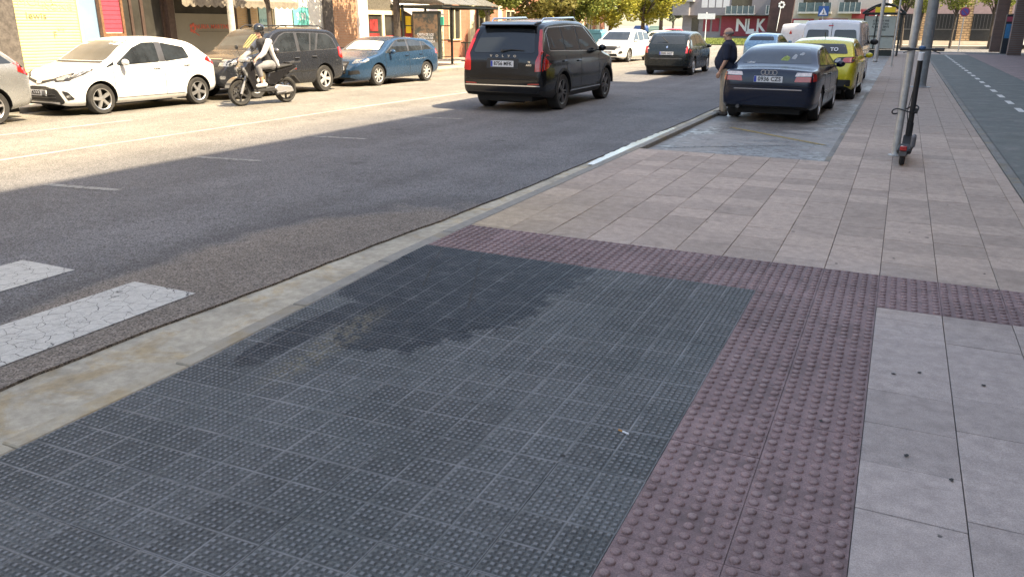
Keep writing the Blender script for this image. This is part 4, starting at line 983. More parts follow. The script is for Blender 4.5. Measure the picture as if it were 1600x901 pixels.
# yellow hatchback in front of the saloon
c = generic('yellow_hatchback', 'lime yellow hatchback parked between the navy saloon and the white van', 'hatch', 4.1, 1.76, 1.50, (.62, .53, .03), (-1.80, 23.55, ZB), R_(-1.2), .31, .15, '3317 LBN', False)
c.end('tail_light_housing', [(.34, .90), (.80, .92), (.80, 1.06), (.42, 1.04), (.33, .98)], M_BLK, 'B', .03, .010, True)
c.end('tail_light', [(.52, .92), (.81, .93), (.81, 1.05), (.56, 1.03)], M_REDL, 'B', .03, .016, True); c.end('tail_light', [(.36, .93), (.48, .94), (.50, 1.02), (.40, 1.02)], M_CLEARL, 'B', .03, .016, True)
h = c.cast((.33, -6, 1.22), (0, 1, 0)); put_text('window_sticker', 'TO', .13, M_PLATE, c.root, (.30, h.y - .05, 1.22), (R_(62), 0, 0), .003, .004)
c.end('rear_bumper', [(-.78, .36), (.78, .36), (.78, .52), (-.78, .52)], M_BLK, 'B', .03, .008)
b = MB(); b.tube([(0, -1.2, 1.48), (0, -1.35, 1.62)], .008, 6); b.build('antenna', M_BLK, c.root)
# white delivery van in the bay
c = generic('white_van', 'white van with two dark rear door windows parked ahead of the yellow car', 'van', 4.9, 1.9, 1.97, (.62, .64, .68), (-2.05, 29.9, ZB), R_(-1.0), .33, 0, '5521 DKT', False, None, 'van')
for sx in (-1, 1): c.end('rear_door_window', [(sx * .07, 1.15), (sx * .78, 1.15), (sx * .70, 1.66), (sx * .09, 1.66)], M_GLASS, 'B', .06, .008)
c.end('door_gap', [(-.008, .5), (.008, .5), (.008, 1.86), (-.008, 1.86)], M_SEAM, 'B', 0, .004)
c.end('brake_light', [(-.11, 1.76), (.03, 1.76), (.03, 1.80), (-.11, 1.80)], M_REDL, 'B', .01, .008); c.end('tail_light', [(.80, .78), (.94, .78), (.93, 1.16), (.82, 1.16)], M_REDL, 'B', .02, .010, True)
# light blue car waiting in the lane ahead, only the roof shows
generic('light_blue_car', 'light blue car whose roof shows above the navy saloon', 'hatch', 4.0, 1.7, 1.46, (.16, .30, .42), (-6.2, 43.0, ZR), R_(-2), .3, .3)
# far white van by the crossing sign
c = generic('white_service_van', 'white van with a small red mark far up the street behind the navy saloon', 'van', 4.9, 1.9, 1.95, (.7, .7, .7), (-6.0, 58.0, ZR), R_(-12), .33, 0, None, True, None, 'van')
c.end('logo', [(-.3, 1.3), (-.1, 1.3), (-.2, 1.55)], M_REDL, 'B', .02, .008)
# cars far off on the left
generic('dark_car', 'dark car parked behind the oncoming white people carrier', 'hatch', 4.1, 1.75, 1.52, (.02, .02, .022), (-15.0, 47.5, ZR), R_(178), .31, .3, None, True, 'far cars')
generic('far_white_car', 'small white car far off left of the black people carrier', 'hatch', 4.0, 1.72, 1.46, (.75, .75, .75), (-15.4, 56.5, ZR), R_(178), .31, 0, None, True, 'far cars')
generic('far_red_car', 'dark red car far off in front of the grey corner building', 'hatch', 4.1, 1.75, 1.46, (.28, .02, .03), (-24.5, 93.0, ZR), R_(100), .31, 0, None, True, 'far cars')
generic('far_grey_car', 'grey car parked in the sun beyond the brick piers', 'hatch', 4.1, 1.75, 1.46, (.12, .15, .2), (11.2, 77.0, ZR), R_(92), .31, .3, None, True, 'far cars')
c = generic('high_roof_van', 'tall white van parked by the tan brick facade', 'van', 5.6, 2.0, 2.55, (.72, .71, .69), (8.2, 84.5, ZR), R_(6), .34, 0, None, True, None, 'van')
for sx in (-1, 1): c.end('rear_door_window', [(sx * .14, 1.45), (sx * .55, 1.45), (sx * .5, 2.0), (sx * .16, 2.0)], M_GLASS, 'B', .12, .008)
c.end('tail_light', [(.84, .9), (.97, .9), (.96, 1.45), (.85, 1.45)], M_REDL, 'B', .03, .010, True)
# ================================================================== BUILDINGS
def brickmat(name, c1, c2, mo, axis='X', bw=0.25, rh=0.065, msize=0.012, var=.14):
    m, t, b = newmat(name); p = t.pos(); s = t.sep(p)
    v = t.comb(s[1] if axis == 'X' else s[0], s[2], 0.0)
    br = t.n('ShaderNodeTexBrick'); t.put(br.inputs['Vector'], v); br.inputs['Scale'].default_value = 1.0
    br.inputs['Brick Width'].default_value = bw; br.inputs['Row Height'].default_value = rh; br.inputs['Mortar Size'].default_value = msize
    br.inputs['Color1'].default_value = (*c1, 1); br.inputs['Color2'].default_value = (*c2, 1); br.inputs['Mortar'].default_value = (*mo, 1)
    t.put(b.inputs['Base Color'], t.scale(br.outputs[0], t.ramp(t.noise(p, .8, 6, .7), .3, .7, 1 - var, 1 + var))); b.inputs['Roughness'].default_value = .85
    t.put(b.inputs['Normal'], t.bump(br.outputs[1], -0.4, .01))
    return m
M_BR_TAN = brickmat('tan_brick', (.50, .34, .19), (.44, .29, .16), (.42, .36, .28))
M_BR_OR = brickmat('orange_brick', (.42, .21, .11), (.36, .17, .085), (.36, .27, .2))
M_BR_RED = brickmat('red_brick', (.36, .12, .07), (.30, .095, .055), (.28, .18, .13))
M_BR_DK = brickmat('brown_brick', (.16, .085, .065), (.12, .065, .05), (.14, .12, .11))
M_BR_FAR = brickmat('far_tan_brick', (.56, .37, .2), (.5, .32, .17), (.25, .17, .1), 'Y', .5, .22, .05)
M_BR_GRY = brickmat('grey_brick', (.26, .235, .24), (.22, .2, .205), (.2, .19, .19), 'Y', .3, .08, .014)
M_STUCCO = mat('cream_render', (.62, .54, .42), .9, var=.08, world=True, vscale=1.5)
M_WHITEW = mat('white_render', (.76, .74, .70), .85, var=.06, world=True, vscale=1.5)
M_BLUEW = mat('pale_blue_render', (.17, .27, .38), .85, var=.06, world=True, vscale=2)
M_DARKST = mat('dark_stone', (.085, .075, .068), .8, var=.35, world=True, vscale=9)
M_YELSH = mat('yellow_shutter', (.74, .60, .24), .6, var=.05, world=True, vscale=2)
M_WOOD = mat('brown_wood', (.17, .085, .045), .6, var=.25, vscale=14)
M_DKWOOD = mat('dark_wood', (.065, .042, .034), .5, var=.25, vscale=12)
M_PINK = mat('pink_board', (.30, .05, .08), .6, var=.08, vscale=8)
M_SHOPG = mat('shop_glass', (.045, .043, .038), .06, var=.2, world=True, vscale=1.5)
M_FROST = mat('frosted_shop_glass', (.21, .20, .165), .25, var=.06, world=True, vscale=1.2)
M_CREAM = mat('cream_frame', (.62, .55, .38), .5, var=.08)
M_AWN = mat('awning_cloth', (.20, .175, .14), .9, var=.25, vscale=7)
M_TURQ = mat('turquoise_poster', (.10, .45, .40), .6, var=.3, vscale=14)
M_PALEPOS = mat('pale_blue_poster', (.38, .62, .66), .6, var=.12, vscale=12)
M_YSIGN = mat('yellow_sign', (.75, .55, .03), .5, var=.05)
M_REDTXT = mat('red_lettering', (.50, .10, .07), .6, var=0)
M_GRAF = mat('faint_graffiti', (.42, .36, .24), .7, var=0); M_GRAF2 = mat('dark_graffiti', (.12, .12, .09), .7, var=0)
M_STEEL = mat('galvanised_steel', (.46, .47, .46), .48, .45, var=.14, vscale=9)
M_DKSTEEL = mat('dark_green_steel', (.022, .028, .025), .45, .2, var=.15)
M_REDPROD = mat('red_goods', (.30, .025, .025), .6, var=.6, vscale=5)
FX = -21.5
def win(parent, y0, y1, z0, z1, frame, glass, x=FX, fw=.06, mull=0, sill=False):
    """a window or shop front facing +X: frame with a pane child set back in it"""
    b = MB(); d0, d1 = x - .04, x + .05
    b.bb(d0, d1, y0, y0 + fw, z0, z1); b.bb(d0, d1, y1 - fw, y1, z0, z1); b.bb(d0, d1, y0 + fw, y1 - fw, z0, z0 + fw); b.bb(d0, d1, y0 + fw, y1 - fw, z1 - fw, z1)
    for k in range(mull):
        yc = y0 + (y1 - y0) * (k + 1) / (mull + 1); b.bb(d0, d1 - .005, yc - fw / 2, yc + fw / 2, z0 + fw, z1 - fw)
    o = b.build('window', frame, parent)
    b = MB(); b.bb(x - .03, x - .01, y0 + fw, y1 - fw, z0 + fw, z1 - fw); b.build('pane', glass, o)
    return o
def wallpart(parent, name, y0, y1, z0, z1, m, dx=0.0, dep=.4, bevel=0):
    b = MB(); b.bb(FX - dep, FX + dx, y0, y1, z0, z1); return b.build(name, m, parent, bevel=bevel)
# ---- first building: yellow shutter
A = thing('shop_building', 'cream building with a yellow roller shutter and dark pilaster at far left', 'building')
wallpart(A, 'unseen_dark_wing', -60.0, 2.0, 0.02, 9.0, M_DARKST, 0, 9); wallpart(A, 'upper_wall', 2.0, 17.52, 2.95, 9.0, M_STUCCO, 0, 9); wallpart(A, 'back_wall', 2.0, 17.52, 0.02, 2.95, M_DARKST, -.5, 8)  # unseen side wing added in dark stone to darken the SUV's reflections
wallpart(A, 'pilaster', 13.48, 14.28, 0.02, 2.95, M_DARKST, .12)
wallpart(A, 'pilaster', 10.2, 10.9, 0.02, 2.95, M_DARKST, .12)
for y0, y1 in ((14.28, 16.2), (10.9, 13.48)):
    b = MB(); z = 0.05
    while z < 2.93:
        b.prism([(FX - .06, z), (FX - .03, z), (FX - .018, z + .02), (FX - .018, z + .06), (FX - .03, z + .08), (FX - .06, z + .08)], y0, y1, 'Y'); z += .08
    sh = b.build('roller_shutter', M_YELSH, A)
    if y0 > 14:
        for txt, yy, zz, sz, mm, sx in (('MOLO', 15.0, 2.22, .30, M_GRAF, 1.2), ('NONE', 15.62, 2.10, .26, M_GRAF, 1.2), ('lewis', 14.95, 1.86, .26, M_GRAF2, 1.1), ('ale', 15.62, 1.52, .16, M_GRAF, 1.2), ('F', 15.42, 1.36, .26, M_GRAF2, .9)):
            put_text('graffiti', txt, sz, mm, sh, (FX - .012, yy, zz), (R_(90), R_(0), R_(90)), .002, -.004 if mm is M_GRAF else 0, sx)
b = MB(); b.bb(FX - .1, FX + .03, 16.2, 16.26, .02, 2.95); b.bb(FX - .1, FX + .03, 14.22, 14.30, .02, 2.95); b.build('shutter_guide', M_CREAM, A)
wallpart(A, 'blue_wall', 16.26, 16.92, 0.02, 2.95, M_BLUEW, .02)
wallpart(A, 'blue_wall', 16.92, 17.52, 0.02, 2.95, M_BLUEW, -.02)
# framed pink board standing proud of the wall
B0 = thing('notice_board', 'pink panelled board in a brown wooden frame on the blue wall', 'board', (FX, 17.2, 1.3))
b = MB(); b.bb(.06, .20, -.40, -.32, 0, 1.6); b.bb(.06, .20, .32, .40, 0, 1.6); b.bb(.06, .20, -.32, .32, 0, .09); b.bb(.06, .20, -.32, .32, 1.5, 1.6); b.bb(.0, .06, -.3, .3, .2, 1.4); b.build('frame', M_WOOD, B0)
for k in range(11): b = MB(); b.bb(.07, .15, -.32, .32, .12 + k * .125, .235 + k * .125); b.build('slat', M_PINK, B0)
b = MB(); b.bb(.15, .17, -.28, .28, .10, .125); b.build('ledge', M_CREAM, B0)
# ---- second building: dark shop, frosted shop, white shop
C_ = thing('shop_row_building', 'tan brick building with a dark shop and a frosted salon window', 'building')
wallpart(C_, 'upper_wall', 17.52, 27.76, 2.85, 9.5, M_BR_TAN, 0, 9); wallpart(C_, 'back_wall', 17.52, 27.76, 0.02, 2.85, M_DARKST, -.6, 8)
win(C_, 17.56, 18.45, .05, 2.8, M_DKWOOD, M_SHOPG, FX, .09, 1); win(C_, 18.45, 19.35, .05, 2.8, M_DKWOOD, M_SHOPG, FX - .1, .1, 0)
wallpart(C_, 'door_post', 19.35, 19.62, .02, 2.85, M_DKWOOD, .1)
w_ = win(C_, 19.62, 22.15, .1, 2.80, M_HUB, M_SHOPG, FX, .05, 0)
b = MB(); b.bb(FX + .0, FX + .012, 19.68, 22.10, .15, 2.0); fr = b.build('frosted_film', M_FROST, w_)
put_text('shop_lettering', 'NURIA MARTINEZ', .20, M_REDTXT, C_, (FX + .02, 21.33, 1.58), ROT_X_FACING, .002, .002, 1.0)
b = MB()
for k in range(5):
    a = 2 * PI * k / 5; b.ball((FX + .02, 20.38 + .09 * math.cos(a), 1.54 + .11 * math.sin(a)), (.008, .055, .065), 8)
b.tube([(FX + .02, 20.40, 1.45), (FX + .02, 20.62, 1.30)], .012, 6); b.build('shop_logo', M_REDTXT, C_)
b = MB(); b.bb(FX + .013, FX + .018, 20.62, 22.05, 1.425, 1.44); b.build('shop_line', M_DARKST, C_)
wallpart(C_, 'dark_jamb', 22.15, 22.42, .02, 2.85, M_DKWOOD, .05); wallpart(C_, 'brick_pier', 22.42, 23.42, .02, 2.85, M_BR_TAN, .06)
b = MB(); b.tube([(FX + .14, 22.93, .05), (FX + .14, 22.93, 8)], .055, 8); b.build('drain_pipe', M_DKSTEEL, C_, smooth=40)
win(C_, 23.42, 24.3, .6, 2.8, M_CREAM, M_SHOPG, FX, .06)
b = MB(); b.bb(FX + .055, FX + .065, 23.52, 24.15, 1.35, 2.35); b.build('poster', M_PALEPOS, C_)
put_text('poster_lettering', 'SE ALQUILA', .13, mat('teal_ink', (.08, .3, .38), .6, var=0), C_, (FX + .07, 23.84, 1.8), ROT_X_FACING, .001, .002, .8)
win(C_, 24.36, 27.2, .5, 2.8, M_HUB, mat('whitewashed_glass', (.66, .66, .62), .35, var=.08, world=True, vscale=1.0), FX, .07, 1)
b = MB(); b.bb(FX + .06, FX + .07, 25.40, 26.30, 1.62, 2.30); b.build('poster', M_TURQ, C_)
put_text('poster_lettering', '9,90', .38, M_PLATE, C_, (FX + .075, 25.85, 1.95), ROT_X_FACING, .001, .004, .8)
wallpart(C_, 'base_wall', 23.42, 27.2, .02, .55, M_DARKST, .03); wallpart(C_, 'dark_column', 27.2, 27.76, .02, 2.85, M_DARKST, .16)
# awning with a scalloped valance
aw = thing('awning', 'grey scalloped awning hanging over the salon window', 'awning', (FX, 18.9, 0))
b = MB(); b.add([(.05, 0, 2.85), (.05, 5.4, 2.85), (1.25, 5.4, 2.42), (1.25, 0, 2.42), (.05, 0, 2.83), (.05, 5.4, 2.83), (1.25, 5.4, 2.40), (1.25, 0, 2.40)], [(0, 1, 2, 3), (7, 6, 5, 4), (0, 3, 7, 4), (1, 5, 6, 2), (0, 4, 5, 1), (3, 2, 6, 7)]); b.build('canopy', M_AWN, aw)
n = 18
for k in range(n):
    y0 = 5.4 * k / n; wd = 5.4 / n; pts = [(y0, 2.41)] + [(y0 + wd * i / 8, 2.25 - .07 * math.sin(PI * i / 8)) for i in range(9)] + [(y0 + wd, 2.41)]
    b = MB(); b.prism(pts, 1.243, 1.253, 'X'); b.build('valance_scallop', M_AWN, aw)
# ---- third building: orange brick, white column, cream framed grocer
D_ = thing('grocer_building', 'orange brick building with a white column and a cream framed shop door', 'building')
wallpart(D_, 'upper_wall', 27.76, 35.5, 2.95, 9.2, M_BR_OR, 0, 9); wallpart(D_, 'back_wall', 27.76, 35.5, .02, 2.95, M_DKWOOD, -1.2, 8)
wallpart(D_, 'brick_wall', 27.76, 29.55, .75, 2.95, M_BR_OR, .02); wallpart(D_, 'plinth', 27.76, 29.55, .02, .75, M_DARKST, .05)
wallpart(D_, 'white_column', 29.55, 30.22, .02, 2.95, M_WHITEW, .12)
for y0, y1 in ((30.24, 31.5), (31.5, 32.6)): win(D_, y0, y1, .05, 2.2, M_CREAM, M_SHOPG, FX, .1)
win(D_, 30.24, 32.6, 2.2, 2.9, M_CREAM, mat('lattice_glass', (.12, .11, .09), .3, var=.4, vscale=16), FX, .08)
for k, (y0, y1, z0, z1) in enumerate(((30.45, 31.2, .6, 1.3), (30.5, 31.1, 1.4, 1.9), (31.7, 32.4, .4, 1.2))): b = MB(); b.bb(FX - .008, FX + .01, y0, y1, z0, z1); b.build('window_display', M_REDPROD, D_)
wallpart(D_, 'shop_recess', 32.6, 34.4, .02, 2.2, M_DKWOOD, -.3); b = MB(); b.bb(FX - .28, FX - .1, 32.8, 34.2, .02, 1.5); b.build('shop_goods', M_REDPROD, D_)
b = MB(); b.prism([(FX, 2.75), (FX + 1.1, 2.15), (FX + 1.1, 2.10), (FX, 2.6)], 32.2, 35.2, 'Y'); b.build('shop_awning', M_WHITEW, D_)
b = MB(); b.bb(FX + .30, FX + .34, 32.95, 33.35, 1.3, 2.05); b.build('hanging_sign', M_YSIGN, D_)
b = MB(); b.bb(FX + .06, FX + .10, 32.62, 32.9, 1.85, 2.4); b.build('wall_sign', M_YSIGN, D_)
wallpart(D_, 'cream_pier', 34.4, 35.5, .02, 2.95, M_CREAM, .05)
# ---- fourth building: red brick with cream pilasters, running up the street
E_ = thing('red_brick_building', 'red brick building with cream pilasters behind the bus shelter and trees', 'building')
wallpart(E_, 'wall', 35.5, 62, .02, 8.0, M_BR_RED, 0, 9)
y = 36.2
while y < 61: wallpart(E_, 'pilaster', y, y + .55, .03, 6.4, M_CREAM, .14); y += 3.4
y = 37.4
while y < 60: win(E_, y, y + 1.3, .9, 2.5, M_CREAM, M_SHOPG, FX + .02, .07, 1); y += 3.4
wallpart(E_, 'cornice', 35.5, 62, 6.4, 6.8, M_CREAM, .3)
# ---- building on the right: brick piers of an arcade, tall enough to shade the street
G_ = thing('arcade_building', 'tall brown brick building on the right with an arcade of brick piers', 'building')
M_BR_TALL = brickmat('tall_brick', (.33, .21, .16), (.29, .18, .13), (.3, .27, .24))
b = MB(); b.bb(6.0, 20, -90, 25, 3.9, 19.65); b.build('upper_wall', M_BR_TALL, G_)
b = MB(); b.bb(6.0, 20, 25, 69.2, 3.9, 18.2); b.build('upper_wall', M_BR_TALL, G_)
b = MB(); b.bb(-45, 6.0, -95, -80, 0, 16); b.build('unseen_end_block', mat('slate_render', (.10, .11, .13), .85, var=.1, world=True), G_)  # unseen block across the street behind the camera, added to darken car reflections
b = MB(); b.bb(9.5, 20, -90, 66, .0, 3.9); b.build('arcade_back_wall', M_DARKST, G_)
for yy in (68.4, 61.0, 51.0, 43.5, 36, 28.5, 21, 13.5, 6, -1.5, -9):
    b = MB(); b.bb(6.0 if yy < 65 else 5.6, 6.75 if yy < 65 else 6.35, yy - .37, yy + .37, 0, 3.9); b.build('brick_pier', M_BR_DK, G_)
wm = MB(); wm.bb(-.012, .03, -.7, .7, -.8, .8); wme = wm.mesh('pane'); wme.materials.append(M_SHOPG)
for fl in range(4):
    for k in range(16):
        link('window_pane', wme, None, G_, (5.985, -10 + k * 4.9, 6.6 + fl * 3.2))
b = MB(); b.bb(9.44, 9.5, 50, 66, .3, 3.0); b.build('arcade_glazing', M_SHOPG, G_)
# cash kiosk between the piers
K = thing('blue_kiosk', 'narrow blue and black kiosk between the brick piers', 'kiosk', (6.25, 64.2, 0))
b = MB(); b.bb(-.35, .35, -.3, .3, 0, 2.5); b.build('cabinet', mat('kiosk_black', (.015, .02, .03), .4, var=.1), K, bevel=.02)
b = MB(); b.bb(-.30, .30, -.325, -.30, 1.0, 1.9); b.build('blue_panel', mat('kiosk_blue', (.03, .18, .36), .4, var=.2), K); b = MB(); b.bb(-.33, .33, -.33, -.30, 2.05, 2.35); b.build('red_sign', mat('kiosk_red', (.35, .05, .09), .5, var=.1), K); b = MB(); b.bb(.28, .36, -.36, -.30, 0, 1.1); b.build('white_post', M_PLATE, K)
# ---- tan facade closing the cross street on the right
H_ = thing('tan_facade_building', 'tan banded brick building with dark barred windows across the side street', 'building')
b = MB(); b.bb(-1.6, 40, 90, 100, .0, 9); b.build('wall', M_BR_FAR, H_)
b = MB(); b.bb(-1.6, 40, 89.75, 90.0, .0, .42); b.build('plinth', M_STUCCO, H_)
M_MAUVE = mat('mauve_render', (.30, .22, .22), .85, var=.08, world=True)
for k in range(9):
    x = -.75 + k * 3.15
    b = MB(); b.bb(x, x + 1.95, 89.90, 89.97, .44, 2.86); o = b.build('window', mat('barred_window_dark', (.02, .022, .025), .3, var=.2), H_)
    for j in range(7): bb_ = MB(); bb_.bb(x + .1 + j * .28, x + .14 + j * .28, 89.85, 89.89, 1.55, 2.8); bb_.build('window_bar', M_ALLOYD, o)
    bb_ = MB(); bb_.bb(x, x + 1.95, 89.84, 89.895, 1.42, 1.52); bb_.build('window_rail', M_ALLOYD, o)
    b = MB(); b.bb(x - .05, x + 2.0, 89.93, 89.99, 2.88, 4.2); b.build('lintel_panel', M_MAUVE, H_)
# ---- grey corner building far off
N_ = thing('grey_corner_building', 'grey brick building with balconies over a red graffiti wall far up the street', 'building')
b = MB(); b.bb(-30, -6, 121.5, 135, 0, 3.1); b.build('ground_floor', M_BR_GRY, N_); b = MB(); b.bb(-29.6, -6, 120.0, 135, 3.1, 11); b.build('upper_wall', mat('grey_render', (.21, .195, .21), .85, var=.07, world=True), N_)
M_REDW = mat('red_shop_wall', (.24, .03, .045), .7, var=.15, world=True)
b = MB(); b.bb(-24.3, -17.3, 121.3, 121.5, .3, 3.0); rw = b.build('red_wall', M_REDW, N_)
put_text('graffiti_letter', 'N', 2.3, M_PLATE, rw, (-21.35, 121.28, 1.7), ROT_Y_FACING, .01, .07, 1.0); put_text('graffiti_letter', 'L', 2.3, M_PLATE, rw, (-20.2, 121.28, 1.7), ROT_Y_FACING, .01, .07, 1.0); put_text('graffiti_letter', 'K', 2.3, M_PLATE, rw, (-18.75, 121.28, 1.7), ROT_Y_FACING, .01, .07, .8)
b = MB(); b.bb(-20.7, -18.9, 121.25, 121.29, .62, .95); b.build('graffiti_bar', M_PLATE, rw)
for x in (-28.6, -26.9, -25.6): b = MB(); b.bb(x, x + 1.0, 121.40, 121.5, .9, 2.7); b.build('shop_window', M_SHOPG if x < -28 else M_REDW, N_)
for k in range(4): b = MB(); b.bb(-27.0 + k * 1.02, -26.15 + k * 1.02, 119.93, 120.02, 4.15, 5.6); b.build('window', mat('pale_blind', (.52, .52, .54), .6, var=.05), N_)
for x0, x1 in ((-23.4, -19.4), (-17.9, -16.0)):
    b = MB(); b.bb(x0, x1, 119.0, 120.0, 3.15, 3.3); o = b.build('balcony', mat('balcony_slab', (.4, .4, .41), .7, var=.05), N_)
    b = MB(); b.bb(x0 + .05, x1 - .05, 119.02, 119.06, 3.3, 4.3); b.build('balcony_glass', mat('balcony_glass', (.07, .11, .13), .2, var=.2), o)
    for j in range(6): b = MB(); xx = x0 + .05 + (x1 - x0 - .1) * j / 5; b.bb(xx - .03, xx + .03, 118.97, 119.02, 3.3, 4.4); b.build('baluster', M_ALLOY, o)
    b = MB(); b.bb(x0 + .6, x1 - .6, 119.94, 120.02, 3.35, 5.6); b.build('window', M_SHOPG, N_)
b = MB(); b.bb(-31.0, -28.6, 119.2, 120.0, 3.1, 4.9); b.build('corner_balcony', M_BR_GRY, N_); b = MB(); b.bb(-31.0, -28.0, 118.8, 121, 4.95, 5.6); b.build('roof_slab', mat('slab_grey', (.3, .3, .31), .8, var=.05), N_)
# ---- pale block with glass balconies behind the van
O_ = thing('balcony_building', 'pale building with glass balconies above red shop signs behind the white van', 'building')
b = MB(); b.bb(-13.6, -2.4, 112, 124, 0, 11); b.build('wall', mat('pale_grey_render', (.34, .32, .31), .85, var=.08, world=True), O_)
for x0, x1 in ((-12.8, -8.8), (-8.0, -5.4)):
    b = MB(); b.bb(x0, x1, 110.9, 112, 3.2, 3.42); o = b.build('balcony', M_HUB, O_); b = MB(); b.bb(x0 + .05, x1 - .05, 110.93, 110.97, 3.42, 4.5); b.build('balcony_glass', MATS['balcony_glass'], o)
    for j in range(5): b = MB(); xx = x0 + .05 + (x1 - x0 - .1) * j / 4; b.bb(xx - .03, xx + .03, 110.88, 110.93, 3.42, 4.55); b.build('baluster', M_ALLOY, o)
    b = MB(); b.bb(x0 + .5, x1 - .5, 111.95, 112.02, 3.5, 5.8); b.build('window', M_SHOPG, O_)
for x0, x1, z0, z1, mm in ((-13.4, -10.8, .3, 2.6, M_REDW), (-13.2, -11.4, 1.9, 2.4, M_PLATE), (-10.2, -6.8, 1.2, 2.6, M_REDW), (-6.4, -2.9, 2.6, 3.7, M_REDW)):
    b = MB(); b.bb(x0, x1, 111.9 - (.05 if mm is M_PLATE else 0), 112.0, z0, z1); b.build('shop_sign', mm, O_)
put_text('sign_lettering', 'Y', 1.2, M_PLATE, O_, (-8.6, 111.88, 2.0), ROT_Y_FACING, .01, .04); put_text('sign_lettering', 'Y', 1.1, M_PLATE, O_, (-3.5, 111.88, 3.15), (R_(90), .6, 0), .01, .04)
# ---- sculpture: rusty steel slab
S_ = thing('steel_monolith', 'tall dark rusty steel slab with a white painted flower', 'sculpture', (-12.0, 90, 0))
b = MB(); b.add([(-1.25, -.35, 0), (1.05, -.35, 0), (1.05, .35, 0), (-1.25, .35, 0), (-.95, -.3, 8), (1.5, -.3, 8), (1.5, .3, 8), (-.95, .3, 8)], [(0, 3, 2, 1), (4, 5, 6, 7), (0, 1, 5, 4), (1, 2, 6, 5), (2, 3, 7, 6), (3, 0, 4, 7)]); b.build('slab', mat('rusty_steel', (.045, .022, .024), .75, var=.3, world=True, vscale=1.5), S_)
b = MB()
for k in range(7): a = 2 * PI * k / 7; b.ball((.05 + .24 * math.cos(a), -.36, 3.75 + .26 * math.sin(a)), (.11, .02, .12), 8)
b.tube([(-.02, -.37, 3.4), (-.1, -.38, 2.4), (-.2, -.38, 1.2)], [.03, .05, .02], 6); b.build('painted_flower', M_PLATE, S_)
# grass beyond the crossing
m, t, bs = newmat('grass_blades'); p = t.pos(); t.put(bs.inputs['Base Color'], t.mix(t.noise(p, .6, 5, .7), (.10, .15, .03), (.20, .22, .06))); bs.inputs['Roughness'].default_value = .9; M_GRASS = m
b = MB(); b.bb(-27, -3.5, 83, 117, -.2, -.03); b.build('verge', mat('verge_soil', (.10, .12, .035), .9, var=.25, world=True, vscale=2), kind='structure')
gr = random.Random(2); b = MB()
for k in range(16000):
    x, y = gr.uniform(-26.8, -3.7), gr.uniform(83.1, 116.5); h = gr.uniform(.08, .2); a = gr.uniform(0, PI); dx, dy = .05 * math.cos(a), .05 * math.sin(a); lx = gr.uniform(-.06, .06)
    b.add([(x - dx, y - dy, -.04), (x + dx, y + dy, -.04), (x + lx, y + lx, h)], [(0, 1, 2)])
b.build('grass', M_GRASS, fix=False, label='sunny green grass verge beyond the crossing', cat='grass', kind='stuff')
b = MB(); b.bb(-2.4, 60, 86.5, 89.7, -.2, .03); b.build('far_pavement', M_LPAVE, kind='structure')

# ================================================================== STREET FURNITURE
def pole(name, label, x, y, r0, r1, h, m, base=True, cat='pole', group=None, tilt=0.0):
    T_ = thing(name, label, cat, (x, y, 0.0), 0, group)
    b = MB(); b.tube([(0, 0, -.05), (0, 0, h * .5), (tilt, 0, h)], [r0, (r0 + r1) / 2, r1], 20); b.build('shaft', m, T_, smooth=40)
    if base: b = MB(); b.lathe([(r0 * 1.9, 0.002), (r0 * 1.9, .012), (r0 * 1.15, .02), (r0 * 1.05, .06), (r0, .06)], 'Z', n=20); b.build('base_collar', m, T_, smooth=40)
    b = MB(); b.lathe([(r1 * 1.15, h - .03), (r1 * 1.15, h + .01), (.001, h + .03)], 'Z', n=16, c=(tilt, 0, 0)); b.build('cap', m, T_, smooth=40)
    return T_
pole('sign_post', 'slim pale grey post with the electric scooter leaning on it', 0.10, 12.21, .048, .048, 3.4, M_STEEL)
pole('lamp_post', 'thick grey lamp post on the pavement behind the electric scooter', .60, 27.0, .155, .12, 7.5, mat('lamp_post_paint', (.22, .24, .25), .5, .2, var=.15))
pole('thin_post', 'thin grey post near the far end of the parking bay', -.40, 40.6, .045, .04, 5.0, M_STEEL)
pole('shelter_lamp_post', 'grey post in front of the far bus shelter', -1.25, 47.0, .10, .08, 6.0, M_STEEL)
pole('street_light_post', 'grey mottled lamp post on the far pavement beside the salon', -17.3, 17.85, .10, .075, 6.5, mat('mottled_post', (.45, .44, .40), .6, .1, var=.25, vscale=12))
# no parking sign
T_ = pole('no_parking_sign', 'round red and blue no parking sign on a thin post', 3.72, 70.0, .035, .03, 3.2, M_STEEL, False, 'sign')
b = MB(); b.lathe([(.001, -.05), (.33, -.05), (.33, -.03), (.001, -.03)], 'Y', (0, 0, 2.75), 28); b.build('red_disc', mat('sign_red', (.40, .05, .10), .5, var=.05), T_)
b = MB(); b.lathe([(.001, -.058), (.24, -.058), (.24, -.051), (.001, -.051)], 'Y', (0, 0, 2.75), 28); b.build('blue_disc', mat('sign_blue', (.10, .09, .32), .5, var=.05), T_)
b = MB(); b.box((0, -.062, 2.75), (.46, .006, .06), M=Matrix.Rotation(R_(45), 4, 'Y')); b.build('red_bar', MATS['sign_red'], T_)
